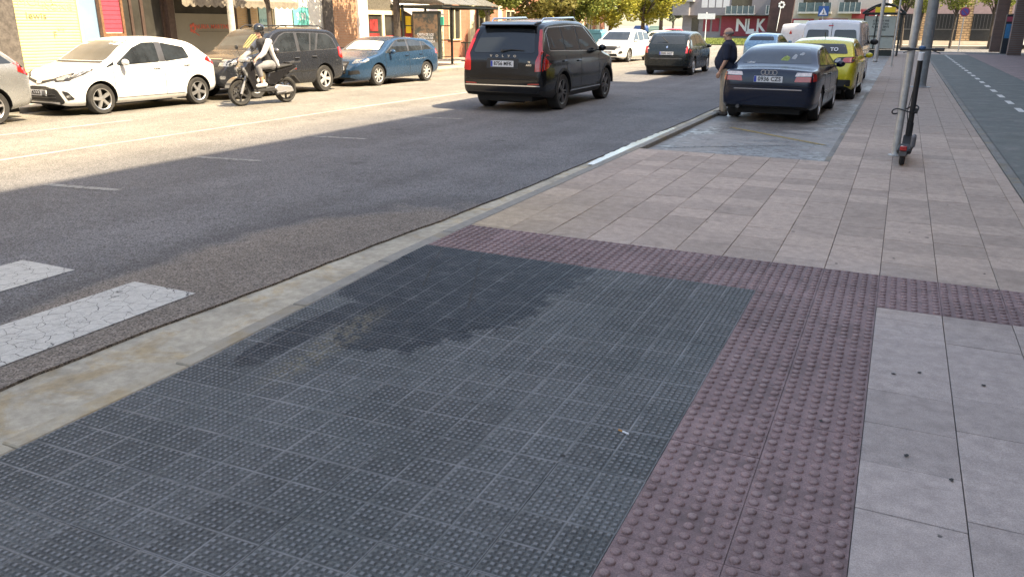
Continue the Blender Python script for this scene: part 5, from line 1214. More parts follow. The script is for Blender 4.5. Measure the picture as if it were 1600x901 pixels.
# pedestrian crossing sign
T_ = pole('pedestrian_crossing_sign', 'square blue pedestrian crossing sign above the white van', -5.1, 58.5, .04, .04, 3.1, M_STEEL, False, 'sign')
b = MB(); b.bb(-.32, .32, -.06, -.04, 2.32, 2.95); b.build('blue_plate', mat('crossing_blue', (.015, .10, .32), .45, var=.05), T_)
b = MB(); b.prism([(-.25, 2.40), (.25, 2.40), (0, 2.86)], -.068, -.061, 'Y'); b.build('white_triangle', M_PLATE, T_)
b = MB(); b.ball((0, -.072, 2.70), (.035, .004, .035), 8); b.tube([(0, -.072, 2.66), (0, -.072, 2.54), (-.06, -.072, 2.44)], .02, 6); b.tube([(0, -.072, 2.54), (.07, -.072, 2.44)], .018, 6); b.build('walking_figure', M_INK, T_)
# white direction sign and far masts
T_ = pole('white_direction_sign', 'small white direction sign on a post in front of the grey building', -19.2, 88, .05, .05, 3.0, M_PLATE, False, 'sign')
b = MB(); b.bb(-.9, .9, -.08, -.05, 2.35, 2.9); b.build('board', M_PLATE, T_)
# bus shelter on the near side
SH = thing('bus_shelter', 'arched dark bus shelter with a pale advert panel beyond the white van', 'bus shelter', (-1.35, 55, 0))
for x in (-1.0, 1.0):
    for y in (0, 2.8): b = MB(); b.bb(x - .05, x + .05, y - .05, y + .05, 0, 2.45); b.build('post', M_DKSTEEL, SH)
for y in (-.25, 3.05):
    pts = [(-1.2 + 2.4 * i / 12, y, 2.45 + .55 * math.sin(PI * i / 12)) for i in range(13)]
    b = MB(); b.tube(pts, .05, 8); b.tube([(-1.2, y, 2.45), (1.2, y, 2.45)], .05, 8); b.build('roof_arch', M_DKSTEEL, SH, smooth=40)
b = MB()
for i in range(12):
    a0, a1 = PI * i / 12, PI * (i + 1) / 12; x0, x1 = -1.2 + 2.4 * i / 12, -1.2 + 2.4 * (i + 1) / 12
    b.add([(x0, -.25, 2.47 + .55 * math.sin(a0)), (x1, -.25, 2.47 + .55 * math.sin(a1)), (x1, 3.05, 2.47 + .55 * math.sin(a1)), (x0, 3.05, 2.47 + .55 * math.sin(a0))], [(0, 1, 2, 3)])
b.build('roof_sheet', M_DKSTEEL, SH, fix=False)
b = MB(); b.bb(-1.0, .72, -.10, -.02, .45, 2.3); ad = b.build('advert_panel', mat('pale_green_advert', (.36, .40, .36), .35, var=.06), SH); b = MB()
for x in (-1.04, -.36, .76): b.bb(x - .03, x + .03, -.14, 0, .40, 2.35)
b.bb(-1.0, .72, -.14, 0, 1.12, 1.17); b.bb(-1.0, .72, -.14, 0, .38, .44); b.build('panel_frame', M_DKSTEEL, ad)
for k, tx in enumerate(('ATREVETE A VIVIR', 'DE LA MONTANA', 'AL CAMBIO SIENTE', 'TUS TIERRAS')): put_text('advert_text', tx, .17, M_INK, ad, (-.10, -.105, 2.02 - k * .17), ROT_Y_FACING, .001, .004, .62)
b = MB(); b.bb(-1.0, .72, -.12, -.02, 0.0, .36); b.build('panel_base', M_DKSTEEL, SH); b = MB(); b.bb(-.5, .6, -.30, -.22, 2.5, 2.8); b.build('route_board', M_YSIGN, SH)
# bus shelter on the far side
SL_ = thing('glazed_bus_shelter', 'dark framed bus shelter with a backlit poster across the road', 'bus shelter', (-16.75, 27.5, .02))
b = MB(); b.bb(-.60, .62, -.09, .09, .42, 2.16); pn = b.build('poster_box', M_DKSTEEL, SL_, bevel=.02)
m, t, bs = newmat('street_poster'); p = t.obj(); s_ = t.sep(p)
pic = t.mix(t.ramp(t.noise(p, 3.5, 6, .7), .42, .6), (.09, .10, .09), (.30, .20, .13)); low = t.ramp(s_[2], .98, 1.06, 1, 0)
t.put(bs.inputs['Base Color'], t.mix(low, pic, (.27, .27, .25))); bs.inputs['Roughness'].default_value = .15
b = MB(); b.bb(-.53, .55, -.10, -.092, .50, 2.06); b.build('poster', m, pn)
for k, tx in enumerate(('CARTA DE LOS', 'CASTILLOS DE', 'LA ENCOMIENDA')): put_text('poster_text', tx, .13, M_PLATE, pn, (.0, -.103, 1.30 - k * .125), ROT_Y_FACING, .001, .003, .8)
for k in range(4): b = MB(); b.bb(-.42, .42, -.104, -.101, .88 - k * .08, .89 - k * .08); b.build('poster_text_line', M_DKSTEEL, pn)
b = MB(); b.bb(-.35, .35, -.1, .1, 0, .42); b.build('pedestal', M_DKSTEEL, SL_)
for x, y in ((-1.0, -.1), (-1.5, .4), (-1.5, 2.4), (-1.5, 4.6), (-.2, 4.6)): b = MB(); b.bb(x - .04, x + .04, y - .04, y + .04, 0, 2.4); b.build('post', M_DKSTEEL, SL_)
b = MB(); b.bb(-1.54, .8, -.14, -.06, 2.28, 2.38); b.bb(-1.54, .8, 4.56, 4.64, 2.28, 2.38); b.bb(-1.54, -1.46, -.06, 4.56, 2.28, 2.38); b.bb(.74, .8, -.06, 4.56, 2.30, 2.38); b.build('roof_frame', M_DKSTEEL, SL_)
for k in range(4):
    y0 = -.05 + k * 1.16; b = MB(); b.prism([(-1.5, 2.46), (-.35, 2.86), (.85, 2.40), (.85, 2.43), (-.35, 2.90), (-1.5, 2.50)], y0, y0 + 1.12, 'Y'); b.build('roof_panel', mat('smoked_roof', (.15, .15, .14), .25, var=.1), SL_)
b = MB(); b.bb(-1.53, -1.47, .0, 4.6, 1.0, 1.05); b.bb(-1.53, -1.47, .0, 4.6, 1.6, 1.64); b.bb(-1.53, -1.47, .0, 4.6, .3, .34); b.build('back_rail', M_DKSTEEL, SL_)
b = MB(); b.bb(.66, .78, -.06, .02, 1.65, 1.95); b.build('route_flag', mat('green_flag', (.02, .32, .22), .5, var=.05), SL_)
for k in range(4): b = MB(); b.tube([(.9 - .3 * k, 3.1, 0), (.9 - .3 * k, 3.1, .95)], .025, 6); b.build('barrier_bar', M_DKSTEEL, SL_)
b = MB(); b.tube([(1.0, 3.1, .95), (-.2, 3.1, .95)], .025, 6); b.tube([(1.0, 3.1, .2), (-.2, 3.1, .2)], .02, 6); b.build('barrier_rail', M_DKSTEEL, SL_)
# blue recycling bin and green bins by the trees
T_ = thing('blue_recycling_bin', 'light blue recycling bin behind the big dark SUV', 'bin', (-17.0, 47.5, .02))
b = MB(); b.box((0, 0, .62), (1.1, 1.0, 1.15), taper=1.12); b.build('body', mat('bin_blue', (.10, .32, .45), .5, var=.1), T_, bevel=.03); b = MB(); b.prism([(-.62, 1.2), (.62, 1.2), (.5, 1.42), (-.5, 1.42)], -.58, .58, 'Y'); b.build('lid', MATS['bin_blue'], T_, bevel=.03)
for x, col, nm, lb in ((-29.5, (.02, .06, .18), 'blue_container', 'dark blue container far off behind the black people carrier'), (-27.6, (.25, .36, .30), 'pale_green_container', 'pale green container far off beside the dark blue one')):
    T_ = thing(nm, lb, 'container', (x, 99, ZR)); b = MB(); b.box((0, 0, .75), (1.5, 1.2, 1.4), taper=1.08); b.build('body', mat(nm + '_paint', col, .5, var=.1), T_, bevel=.03); b = MB(); b.prism([(-.8, 1.45), (.8, 1.45), (.6, 1.75), (-.6, 1.75)], -.6, .6, 'Y'); b.build('lid', MATS[nm + '_paint'], T_, bevel=.03)
# drain grate on the far side of the road, litter on the pavement
T_ = thing('drain_grate', 'dark iron drain grate by the kerb at far left', 'drain', (-15.9, 9.9, ZR + .006))
b = MB(); b.bb(-.25, .25, -.3, .3, 0, .006); b.build('frame', M_UNDER, T_)
for k in range(5): b = MB(); b.bb(-.2 + k * .09, -.15 + k * .09, -.26, .26, .006, .016); b.build('bar', M_DKSTEEL, T_)
T_ = thing('cigarette_butt', 'cigarette butt lying on the blue tactile tiles', 'cigarette butt', (-.87, 3.0, ramp_z(-.87, 3.0) + .010), R_(-20))
b = MB(); b.tube([(-.012, 0, 0), (.022, 0, 0)], .0042, 8); b.build('paper', M_PLATE, T_); b = MB(); b.tube([(-.034, 0, 0), (-.012, 0, 0)], .0044, 8); b.build('filter', mat('filter_tan', (.5, .24, .07), .8, var=.1), T_)
# ================================================================== TREES
def leafmat(name, c1, c2, c3):
    m, t, b = newmat(name); p = t.obj()
    n = t.noise(p, 1.6, 4, .7); n2 = t.noise(p, 14, 2, .6)
    c = t.mix(t.ramp(n, .35, .65), c1, c2); c = t.mix(t.ramp(n2, .52, .66), c, c3)
    t.put(b.inputs['Base Color'], c); b.inputs['Roughness'].default_value = .6; b.inputs['Specular IOR Level'].default_value = .25
    tr_ = t.n('ShaderNodeBsdfTranslucent'); t.put(tr_.inputs[0], c); mx = t.n('ShaderNodeMixShader'); mx.inputs[0].default_value = .32
    out = m.node_tree.nodes['Material Output']; t.t.links.new(b.outputs[0], mx.inputs[1]); t.t.links.new(tr_.outputs[0], mx.inputs[2]); t.t.links.new(mx.outputs[0], out.inputs[0])
    return m
M_LEAF = leafmat('leaf_green_gold', (.20, .23, .035), (.33, .31, .05), (.42, .35, .07)); M_LEAF2 = leafmat('leaf_green', (.10, .14, .03), (.17, .20, .045), (.23, .23, .06)); M_LEAF3 = leafmat('leaf_grey_green', (.06, .08, .05), (.09, .11, .065), (.12, .12, .08)); M_LEAF4 = leafmat('leaf_olive_brown', (.12, .125, .03), (.18, .16, .045), (.23, .19, .06))
M_BARK = mat('bark', (.075, .06, .048), .95, var=.35, vscale=12, bump=.5, bscale=30)
def tree_mesh(seed, ht, zc, rx, rz, nl, ls, clumps=34, tr_=.14, lean=0.0):
    r = random.Random(seed); tb = MB(); cb = MB()
    tb.tube([(0, 0, -.05), (.02, .01, ht * .4), (lean * .5, .03, ht * .8), (lean, 0, zc)], [tr_ * 1.25, tr_, tr_ * .85, tr_ * .4], 10)
    cl = []
    for k in range(clumps):
        while True:
            x, y, z = r.uniform(-1, 1), r.uniform(-1, 1), r.uniform(-1, 1); d = math.sqrt(x * x + y * y + z * z)
            if .25 < d < 1: break
        cl.append((x * rx * .82 + lean, y * rx * .82, zc + z * rz * .85, r.uniform(.26, .5) * rx * .62))
    for k in range(9):
        c = cl[k]; z0 = ht * r.uniform(.75, 1.0); mid = ((c[0] + lean) * .45, c[1] * .45, (z0 + c[2]) / 2 + .2)
        tb.tube([(lean * .6, 0, z0), mid, c[:3]], [tr_ * .5, tr_ * .32, tr_ * .1], 6)
    for k in range(nl):
        c = r.choice(cl); 
        while True:
            x, y, z = r.uniform(-1, 1), r.uniform(-1, 1), r.uniform(-1, 1)
            if x * x + y * y + z * z < 1: break
        p = Vector((c[0] + x * c[3], c[1] + y * c[3], c[2] + z * c[3] * .8)); s = ls * r.uniform(.6, 1.3)
        u = Vector((r.gauss(0, 1), r.gauss(0, 1), r.gauss(0, .6))).normalized(); v = u.cross(Vector((r.gauss(0, 1), r.gauss(0, 1), r.gauss(0, 1)))).normalized()
        cb.add([p - u * s * .5, p + v * s * .28, p + u * s * .5, p - v * s * .28], [(0, 1, 2, 3)])
    t_me = tb.mesh('trunk', smooth=60); t_me.materials.append(M_BARK)
    return t_me, cb.mesh('crown', fix=False)
def tree(name, label, x, y, meshes, leaf, z=0.0, sc=1.0, rz=0.0, group=None):
    T_ = thing(name, label, 'tree', (x, y, z), rz, group); T_.scale = (sc, sc, sc)
    link('trunk', meshes[0], None, T_); cm = meshes[1]
    if not len(cm.materials): cm.materials.append(leaf)
    elif cm.materials[0] is not leaf: cm = cm.copy(); cm.materials.clear(); cm.materials.append(leaf)
    link('crown', cm, None, T_)
TA = tree_mesh(1, 2.6, 4.4, 2.4, 2.2, 9000, .20); TB = tree_mesh(2, 2.2, 3.9, 2.8, 2.5, 11000, .22, 44); TC = tree_mesh(3, 3.2, 5.4, 2.3, 2.2, 6500, .18, 30, .15)
tree('street_tree', 'dark trunked tree in front of the cream framed shop', -18.0, 27.35, TC, M_LEAF2, .02, 1.0, .4, 'trees on the far pavement')
tree('street_tree', 'slender tree with brownish leaves behind the motor scooter rider', -18.4, 20.6, tree_mesh(4, 2.9, 4.3, 1.5, 1.7, 3200, .16, 20, .08), M_LEAF4, .02, 1.0, 0, 'trees on the far pavement')
for k, (x, y, ms, sc, rz, lf, lb) in enumerate(((-18.0, 35.2, TA, .86, 1.0, M_LEAF2, 'bushy green tree just right of the dark bus shelter'), (-17.6, 40.5, TB, .92, 2.0, M_LEAF4, 'olive brown tree above the roof of the large dark SUV'), (-17.8, 46.0, TB, .90, 3.1, M_LEAF2, 'green tree above the bonnet of the large dark SUV'),
        (-17.6, 52.0, TB, .98, 4.0, M_LEAF, 'golden green tree above the blue recycling bin'), (-17.8, 60.0, TB, 1.15, 5.2, M_LEAF, 'broad golden green tree above the oncoming white people carrier'), (-18.6, 68.0, TA, 1.25, .3, M_LEAF, 'farthest golden green tree of the row, left of the patch of sky'))):
    tree('street_tree', lb, x, y, ms, lf, .02, sc, rz, 'trees on the far pavement')
TD = tree_mesh(7, 3.0, 9.0, 4.6, 6.5, 9000, .5, 50, .3)
for k, (x, y, sc, lb) in enumerate(((-66, 190, .95, 'grey green distant tree left of the strip of sky'), (-57, 196, .92, 'grey green distant tree under the strip of sky'), (-48.5, 188, .9, 'grey green distant tree touching the grey building'), (-75, 205, 1.1, 'grey green distant tree half hidden by the golden street trees'))):
    tree('distant_tree', lb, x, y, TD, M_LEAF3, -.2, sc, k * 1.7, 'distant trees')
TE = tree_mesh(9, 2.9, 4.6, 2.3, 1.5, 3200, .24, 24, .10, .2)
for k, (x, y, sc, lb) in enumerate(((3.55, 80.0, .96, 'thin tree with light green leaves left of the no parking sign'), (-.25, 75.0, 1.0, 'thin tree beside the near bus shelter'), (6.6, 82.0, 1.05, 'thin light green tree right of the no parking sign'), (1.0, 83.5, .9, 'thin tree between the thick lamp post and the thin post'))):
    tree('young_tree', lb, x, y, TE, M_LEAF2, .0, sc, k * 2.1, 'young trees on the side street')
T_ = thing('hedge_planter', 'low planter with leafy green shrubs beyond the brick piers', 'planter', (11.0, 71.0, ZR)); b = MB(); b.bb(-2.2, 2.2, -.4, .4, 0, .5); b.build('box', M_LPAVE, T_); b = MB(); hr = random.Random(4)
for k in range(900):
    p = Vector((hr.uniform(-2.1, 2.1), hr.uniform(-.4, .4), hr.uniform(.5, 1.15))); u = Vector((hr.gauss(0, 1), hr.gauss(0, 1), hr.gauss(0, 1))).normalized() * .12; v = u.orthogonal().normalized() * .06; b.add([p - u, p + v, p + u, p - v], [(0, 1, 2, 3)])
b.build('shrubs', M_LEAF2, T_, fix=False)
# ================================================================== PEOPLE AND TWO-WHEELERS
M_SKIN = mat('skin', (.52, .30, .215), .55, var=.06, vscale=9); M_NAVY = mat('navy_polo', (.012, .018, .038), .85, var=.15, vscale=9); M_BEIGE = mat('beige_trousers', (.36, .29, .21), .9, var=.12, vscale=8)
M_SHOE = mat('brown_shoe', (.06, .045, .035), .7, var=.15); M_HAIR = mat('grey_hair', (.20, .18, .17), .9, var=.3, vscale=40); M_EYE = mat('eye_dark', (.03, .02, .015), .2, var=0); M_LIP = mat('lip', (.30, .12, .10), .5, var=0)
M_GREYJ = mat('pale_grey_cardigan', (.36, .36, .37), .9, var=.1, vscale=10); M_BLKT = mat('black_tshirt', (.03, .03, .033), .9, var=.2, vscale=10); M_LEGG = mat('grey_leggings', (.19, .19, .20), .9, var=.12, vscale=12); M_WSHOE = mat('white_trainer', (.5, .5, .49), .7, var=.05)
M_HELM = mat('black_helmet', (.012, .012, .013), .15, var=0, coat=1.0)
class Flesh:
    def __init__(s): s.b = MB()
    def cap(s, a, b_, ra, rb, n=14):
        a, b_ = Vector(a), Vector(b_); s.b.tube([a.lerp(b_, k / 4) for k in range(5)], [ra + (rb - ra) * k / 4 for k in range(5)], n); s.b.ball(a, ra, n); s.b.ball(b_, rb, n); return s
    def chain(s, pts, rs):
        for i in range(len(pts) - 1): s.cap(pts[i], pts[i + 1], rs[i], rs[i + 1])
        return s
    def ell(s, c, r, M=None): s.b.ball(c, r, 16, M=M); return s
    def build(s, name, m, parent, vox=.012, smooth=4, **k):
        me = s.b.mesh(name); o = bpy.data.objects.new('tmp', me); COL.objects.link(o)
        r = o.modifiers.new('r', 'REMESH'); r.mode = 'VOXEL'; r.voxel_size = vox
        sm = o.modifiers.new('s', 'SMOOTH'); sm.factor = .5; sm.iterations = smooth
        me2 = ev_mesh(o); bpy.data.objects.remove(o); me2.materials.clear()
        for p in me2.polygons: p.use_smooth = True
        return link(name, me2, m, parent, **k)
def hand(F, w, d, side, thumb, k=1.0):
    """palm and five fingers: w wrist, d pointing direction, side across the palm, thumb direction"""
    w, d, side, thumb = Vector(w), Vector(d).normalized(), Vector(side).normalized(), Vector(thumb).normalized()
    nrm = d.cross(side).normalized()
    F.cap(w, w + d * .05 * k, .026 * k, .034 * k); F.cap(w + d * .05 * k - side * .02 * k, w + d * .075 * k - side * .025 * k, .022 * k, .017 * k); F.cap(w + d * .05 * k + side * .02 * k, w + d * .08 * k + side * .025 * k, .022 * k, .017 * k)
    for i, (o_, ln) in enumerate(((-.033, .062), (-.012, .078), (.011, .082), (.033, .072))):
        p0 = w + d * .08 * k + side * o_ * k; p1 = p0 + d * ln * .55 * k + nrm * .012 * k; p2 = p1 + d * ln * .35 * k + nrm * .03 * k
        F.cap(p0, p1, .0105 * k, .0098 * k, 8); F.cap(p1, p2, .0098 * k, .0085 * k, 8)
    t0 = w + d * .03 * k + thumb * .03 * k; F.cap(t0, t0 + (thumb + d).normalized() * .038 * k, .013 * k, .011 * k, 8); F.cap(t0 + (thumb + d).normalized() * .038 * k, t0 + (thumb * .5 + d).normalized() * .07 * k, .011 * k, .009 * k, 8)
def head(F, c, M=None, k=1.0):
    M = M or Matrix.Identity(4); c = Vector(c)
    def P(x, y, z): return c + M.to_3x3() @ Vector((x * k, y * k, z * k))
    F.ell(c + M.to_3x3() @ Vector((0, -.012, .03)) * k, (.078 * k, .098 * k, .095 * k), M); F.ell(P(0, .018, -.045), (.062 * k, .075 * k, .075 * k), M)
    F.cap(P(0, .085, .0), P(0, .105, -.03), .011 * k, .016 * k, 8)
    for s in (-1, 1): F.ell(P(s * .08, -.01, -.01), (.012 * k, .022 * k, .034 * k), M); F.ell(P(s * .042, .07, -.03), (.02 * k, .02 * k, .02 * k), M)
    F.ell(P(0, .075, -.095), (.025 * k, .02 * k, .018 * k), M); F.cap(P(-.03, .078, .035), P(.03, .078, .035), .014 * k, .014 * k, 8)
    return P
# ---- man beside the saloon, facing the road
MN = thing('person', 'stout man in a navy polo shirt and beige trousers standing beside the navy saloon', 'person', (-3.21, 17.0, -.075), R_(84)); MN.scale = (.96, .96, .97)
F = Flesh()
Mh = Matrix.Rotation(R_(-6), 4, 'X')
P_ = head(F, (0, .035, 1.665), Mh)
F.chain([(0, .0, 1.40), (0, .01, 1.53), (0, .02, 1.60)], [.085, .066, .062]); F.chain([(0, -.01, .95), (0, .03, 1.12), (0, .0, 1.36)], [.145, .16, .15]); F.cap((-.15, -.01, 1.43), (.15, -.01, 1.43), .07, .07)
F.chain([(-.205, -.01, 1.42), (-.255, -.045, 1.15), (-.235, .075, .93)], [.056, .045, .031]); hand(F, (-.235, .075, .925), (0.03, .35, -1), (0, 1, .3), (.35, .9, 0))
F.chain([(.205, -.01, 1.42), (.25, .0, 1.15), (.22, .13, .95)], [.056, .045, .031]); hand(F, (.22, .13, .945), (-.05, .35, -1), (0, 1, .3), (-.35, .9, 0))
for s, dy in ((-1, -.04), (1, .07)): F.chain([(s * .10, 0, .90), (s * .115, dy * .6 + .02, .50), (s * .12, dy, .09)], [.095, .062, .045]); F.cap((s * .12, dy - .02, .05), (s * .13, dy + .12, .04), .045, .035)
F.build('body', M_SKIN, MN, .009, 2)
F = Flesh(); F.chain([(0, -.01, .97), (0, .075, 1.10), (0, .045, 1.25), (0, .0, 1.40)], [.175, .20, .185, .155]); F.ell((0, .11, 1.12), (.185, .17, .19)); F.cap((-.165, -.01, 1.425), (.165, -.01, 1.425), .082, .082); F.cap((0, -.06, 1.2), (0, -.05, 1.36), .14, .13)
for s in (-1, 1): F.chain([(s * .19, -.01, 1.43), (s * .235, -.03, 1.27), (s * .245, -.04, 1.20)], [.085, .078, .075])
F.chain([(0, .005, 1.47), (0, .012, 1.52)], [.085, .075]); F.build('polo_shirt', M_NAVY, MN, .011, 4)
F = Flesh(); F.chain([(0, -.015, .99), (0, -.02, .90)], [.155, .15])
for s, dy in ((-1, -.04), (1, .07)): F.chain([(s * .09, -.01, .90), (s * .115, dy * .6 + .02, .50), (s * .12, dy - .005, .13)], [.112, .078, .064])
F.build('trousers', M_BEIGE, MN, .011, 3)
for s, dy in ((-1, -.04), (1, .07)):
    F = Flesh(); F.cap((s * .12, dy - .05, .055), (s * .132, dy + .15, .042), .052, .042); F.cap((s * .12, dy, .07), (s * .12, dy, .12), .055, .052); F.build('shoe', M_SHOE, MN, .011, 2)
F = Flesh(); R3 = Mh.to_3x3()
for a in range(-11, 12):
    an = R_(270 + a * 10.5); F.ell(Vector((0, .035, 1.665)) + R3 @ Vector((.076 * math.cos(an), -.012 + .094 * math.sin(an), .015)), (.018, .018, .034))
F.build('hair', M_HAIR, MN, .009, 3)
for s in (-1, 1): b = MB(); b.ball(P_(s * .032, .084, .012), (.013, .008, .009), 8); b.build('eye', M_EYE, MN)
b = MB(); b.ball(P_(0, .093, -.062), (.026, .008, .007), 8); b.build('mouth', M_LIP, MN)
# ---- motor scooter and rider
mdir = Vector((-13.38 + 13.13, 13.85 - 15.05, 0)).normalized(); mrz = math.atan2(-mdir.x, mdir.y); MC = (-13.255, 14.45, ZR)
MO = thing('motor_scooter', 'black motor scooter with silver details ridden past the black off-roader', 'motor scooter', MC, mrz)
M_MBLK = mat('scooter_black', (.014, .014, .016), .22, var=.05, coat=.8); M_MDK = mat('scooter_plastic', (.03, .03, .032), .6, var=.1); M_MSIL = mat('scooter_silver', (.42, .42, .43), .35, .6, var=.1)
for y, w_ in ((.62, .10), (-.62, .12)):
    b = MB(); r = .30; b.lathe([(.225, -w_ / 2 + .01), (.265, -w_ / 2), (.295, -w_ / 2 + .03), (r, 0), (.295, w_ / 2 - .03), (.265, w_ / 2), (.225, w_ / 2 - .01)], 'X', n=28); wh = b.build('wheel', M_TYRE, MO, (0, y, r), smooth=50)
    b = MB(); b.lathe([(.226, -.035), (.226, .035), (.205, .035), (.205, -.035)], 'X', n=28, closed=True); b.lathe([(.05, -.05), (.05, .05), (.001, .05)], 'X', n=14)
    for k in range(6): b.box((0, 0, 0), (.03, .04, .19), M=Matrix.Rotation(k * PI / 3, 4, 'X') @ Matrix.Translation((0, 0, .13)))
    b.build('rim', M_MDK, wh); b = MB(); b.lathe([(.12, .052), (.12, .058), (.06, .058), (.06, .052)], 'X', n=24, closed=True); b.build('brake_disc', M_ALLOY, wh)
for s in (-1, 1): b = MB(); b.tube([(s * .075, .62, .30), (s * .075, .40, .86)], .022, 8); b.tube([(s * .075, .64, .27), (s * .075, .55, .48)], .032, 8); b.build('fork_leg', M_MSIL, MO, smooth=50)
b = MB(); n = 14
for k in range(n):
    a0, a1 = R_(20 + 140 * k / n), R_(20 + 140 * (k + 1) / n); pts = []
    for rr, a in ((.325, a0), (.325, a1), (.345, a1), (.345, a0)): pts.append((.62 + rr * math.cos(a), .30 + rr * math.sin(a)))
    b.prism(pts, -.085, .085, 'X')
b.build('front_mudguard', M_MBLK, MO)
b = MB(); b.prism([(.47, .98), (.56, .86), (.50, .70), (.40, .50), (.30, .30), (.22, .30), (.22, .40), (.26, .62), (.28, .98)], -.17, .17, 'X'); b.build('leg_shield', M_MBLK, MO, bevel=.035, smooth=40)
b = MB(); b.prism([(.58, .88), (.60, .78), (.50, .66), (.46, .74), (.48, .88)], -.15, .15, 'X'); b.build('front_fairing', M_MBLK, MO, bevel=.03, smooth=40)
for s in (-1, 1): b = MB(); b.prism([(.575, .86), (.595, .80), (.53, .66), (.48, .62), (.49, .72)], min(s * .12, s * .185), max(s * .12, s * .185), 'X'); b.build('indicator_lamp', M_CLEARL, MO, bevel=.015)
b = MB(); b.prism([(.34, .36), (.34, .30), (-.30, .28), (-.34, .40), (-.10, .40)], -.16, .16, 'X'); b.build('floorboard', M_MDK, MO, bevel=.02)
b = MB(); b.prism([(-.04, .42), (-.10, .73), (-.40, .79), (-.90, .87), (-.97, .80), (-.66, .66), (-.46, .52), (-.28, .42)], -.13, .13, 'X'); b.build('rear_body', M_MBLK, MO, bevel=.04, smooth=40)
b = MB(); b.prism([(.0, .76), (-.05, .80), (-.35, .81), (-.45, .86), (-.80, .89), (-.80, .84), (-.40, .77), (-.06, .72)], -.14, .14, 'X'); b.build('seat', mat('scooter_seat', (.02, .02, .02), .75, var=.1), MO, bevel=.03, smooth=40)
b = MB(); b.prism([(-.25, .36), (-.30, .48), (-.60, .46), (-.74, .36), (-.70, .24), (-.35, .22)], .07, .16, 'X'); b.prism([(-.20, .36), (-.30, .44), (-.70, .38), (-.76, .26), (-.35, .20)], -.17, -.08, 'X'); b.build('engine_case', M_MSIL, MO, bevel=.02)
b = MB(); b.tube([(.15, -.25, .24), (.16, -.5, .26), (.165, -.95, .40)], [.03, .055, .055], 10); b.tube([(-.15, -.25, .24), (-.16, -.5, .26)], .04, 8); b.build('exhaust', M_ALLOYD, MO, smooth=50)
b = MB(); b.bb(-.12, .12, -1.02, -.72, .90, .92); b.tube([(-.11, -.72, .89), (-.11, -1.04, .93), (.11, -1.04, .93), (.11, -.72, .89)], .013, 6); b.build('rear_rack', M_MDK, MO)
b = MB(); b.bb(-.06, .06, -.96, -.90, .74, .82); b.build('tail_light', M_REDL, MO, bevel=.01); b = MB(); b.prism([(-.86, .62), (-1.02, .44), (-1.01, .43), (-.84, .60)], -.09, .09, 'X'); b.build('rear_mudguard', M_MDK, MO)
b = MB(); b.tube([(-.34, .30, 1.02), (-.2, .36, 1.02), (0, .38, .99), (.2, .36, 1.02), (.34, .30, 1.02)], .014, 8); b.build('handlebar', M_MDK, MO, smooth=50); b = MB(); b.prism([(.50, 1.02), (.48, .94), (.30, .94), (.28, 1.04), (.40, 1.08)], -.16, .16, 'X'); b.build('headlight_cowl', M_MSIL, MO, bevel=.03, smooth=40)
b = MB(); b.bb(-.10, .10, .485, .505, .955, 1.02); b.build('headlight', M_CLEARL, MO, bevel=.01)
for s in (-1, 1): b = MB(); b.tube([(s * .22, .36, 1.03), (s * .27, .40, 1.24)], .008, 6); b.ball((s * .29, .40, 1.27), (.07, .022, .05), 10); b.build('mirror', M_MDK, MO, smooth=50)
RD = thing('person', 'motor scooter rider in a black helmet, pale cardigan and grey leggings', 'person', MC, mrz)
F = Flesh(); Mh = Matrix.Rotation(R_(28), 4, 'Z'); P_ = head(F, (0, -.02, 1.605), Mh, .98)
F.chain([(0, -.10, 1.36), (0, -.05, 1.46), (0, -.035, 1.54)], [.08, .056, .055]); F.chain([(0, -.24, .92), (0, -.20, 1.12), (0, -.11, 1.33)], [.15, .13, .125]); F.cap((-.14, -.11, 1.38), (.14, -.11, 1.38), .06, .06)
for s in (-1, 1):
    F.chain([(s * .19, -.10, 1.37), (s * .27, .10, 1.15), (s * .30, .29, 1.05)], [.048, .04, .028]); hand(F, (s * .30, .27, 1.05), (0, .7, -.35), (1, 0, 0), (-s, .2, -.2), .95)
    F.chain([(s * .10, -.20, .89), (s * .16, .20, .85), (s * .15, .10, .50)], [.09, .062, .042]); F.cap((s * .15, .06, .45), (s * .16, .22, .43), .042, .034)
F.build('body', M_SKIN, RD, .009, 2)
F = Flesh(); F.chain([(0, -.24, .93), (0, -.18, 1.14), (0, -.09, 1.36)], [.165, .15, .138]); F.cap((-.13, -.10, 1.38), (.13, -.10, 1.38), .07, .07); F.build('tshirt', M_BLKT, RD, .011, 4)
F = Flesh()
for s in (-1, 1):
    F.chain([(s * .17, -.12, 1.39), (s * .205, -.09, 1.35), (s * .278, .10, 1.14), (s * .30, .23, 1.06)], [.07, .072, .062, .045]); F.chain([(s * .16, -.13, 1.36), (s * .165, -.22, 1.12), (s * .20, -.33, .86)], [.06, .055, .04])
F.chain([(-.14, -.18, 1.38), (.14, -.18, 1.38)], [.075, .075]); F.ell((0, -.25, 1.18), (.17, .07, .24)); F.ell((0, -.36, .93), (.19, .05, .12)); F.build('cardigan', M_GREYJ, RD, .012, 4)
F = Flesh(); F.chain([(-.08, -.22, .88), (.08, -.22, .88)], [.13, .13])
for s in (-1, 1): F.chain([(s * .10, -.20, .89), (s * .16, .20, .855), (s * .155, .14, .66)], [.108, .078, .062])
F.build('leggings', M_LEGG, RD, .011, 3)
for s in (-1, 1): F = Flesh(); F.cap((s * .15, .03, .445), (s * .162, .26, .43), .052, .042); F.cap((s * .15, .08, .46), (s * .15, .09, .53), .05, .048); F.build('shoe', M_WSHOE, RD, .011, 2)
F = Flesh(); F.ell(P_(0, -.015, .06), (.128, .145, .125)); F.ell(P_(0, -.06, -.02), (.125, .09, .12)); hm = F.build('helmet', M_HELM, RD, .01, 3)
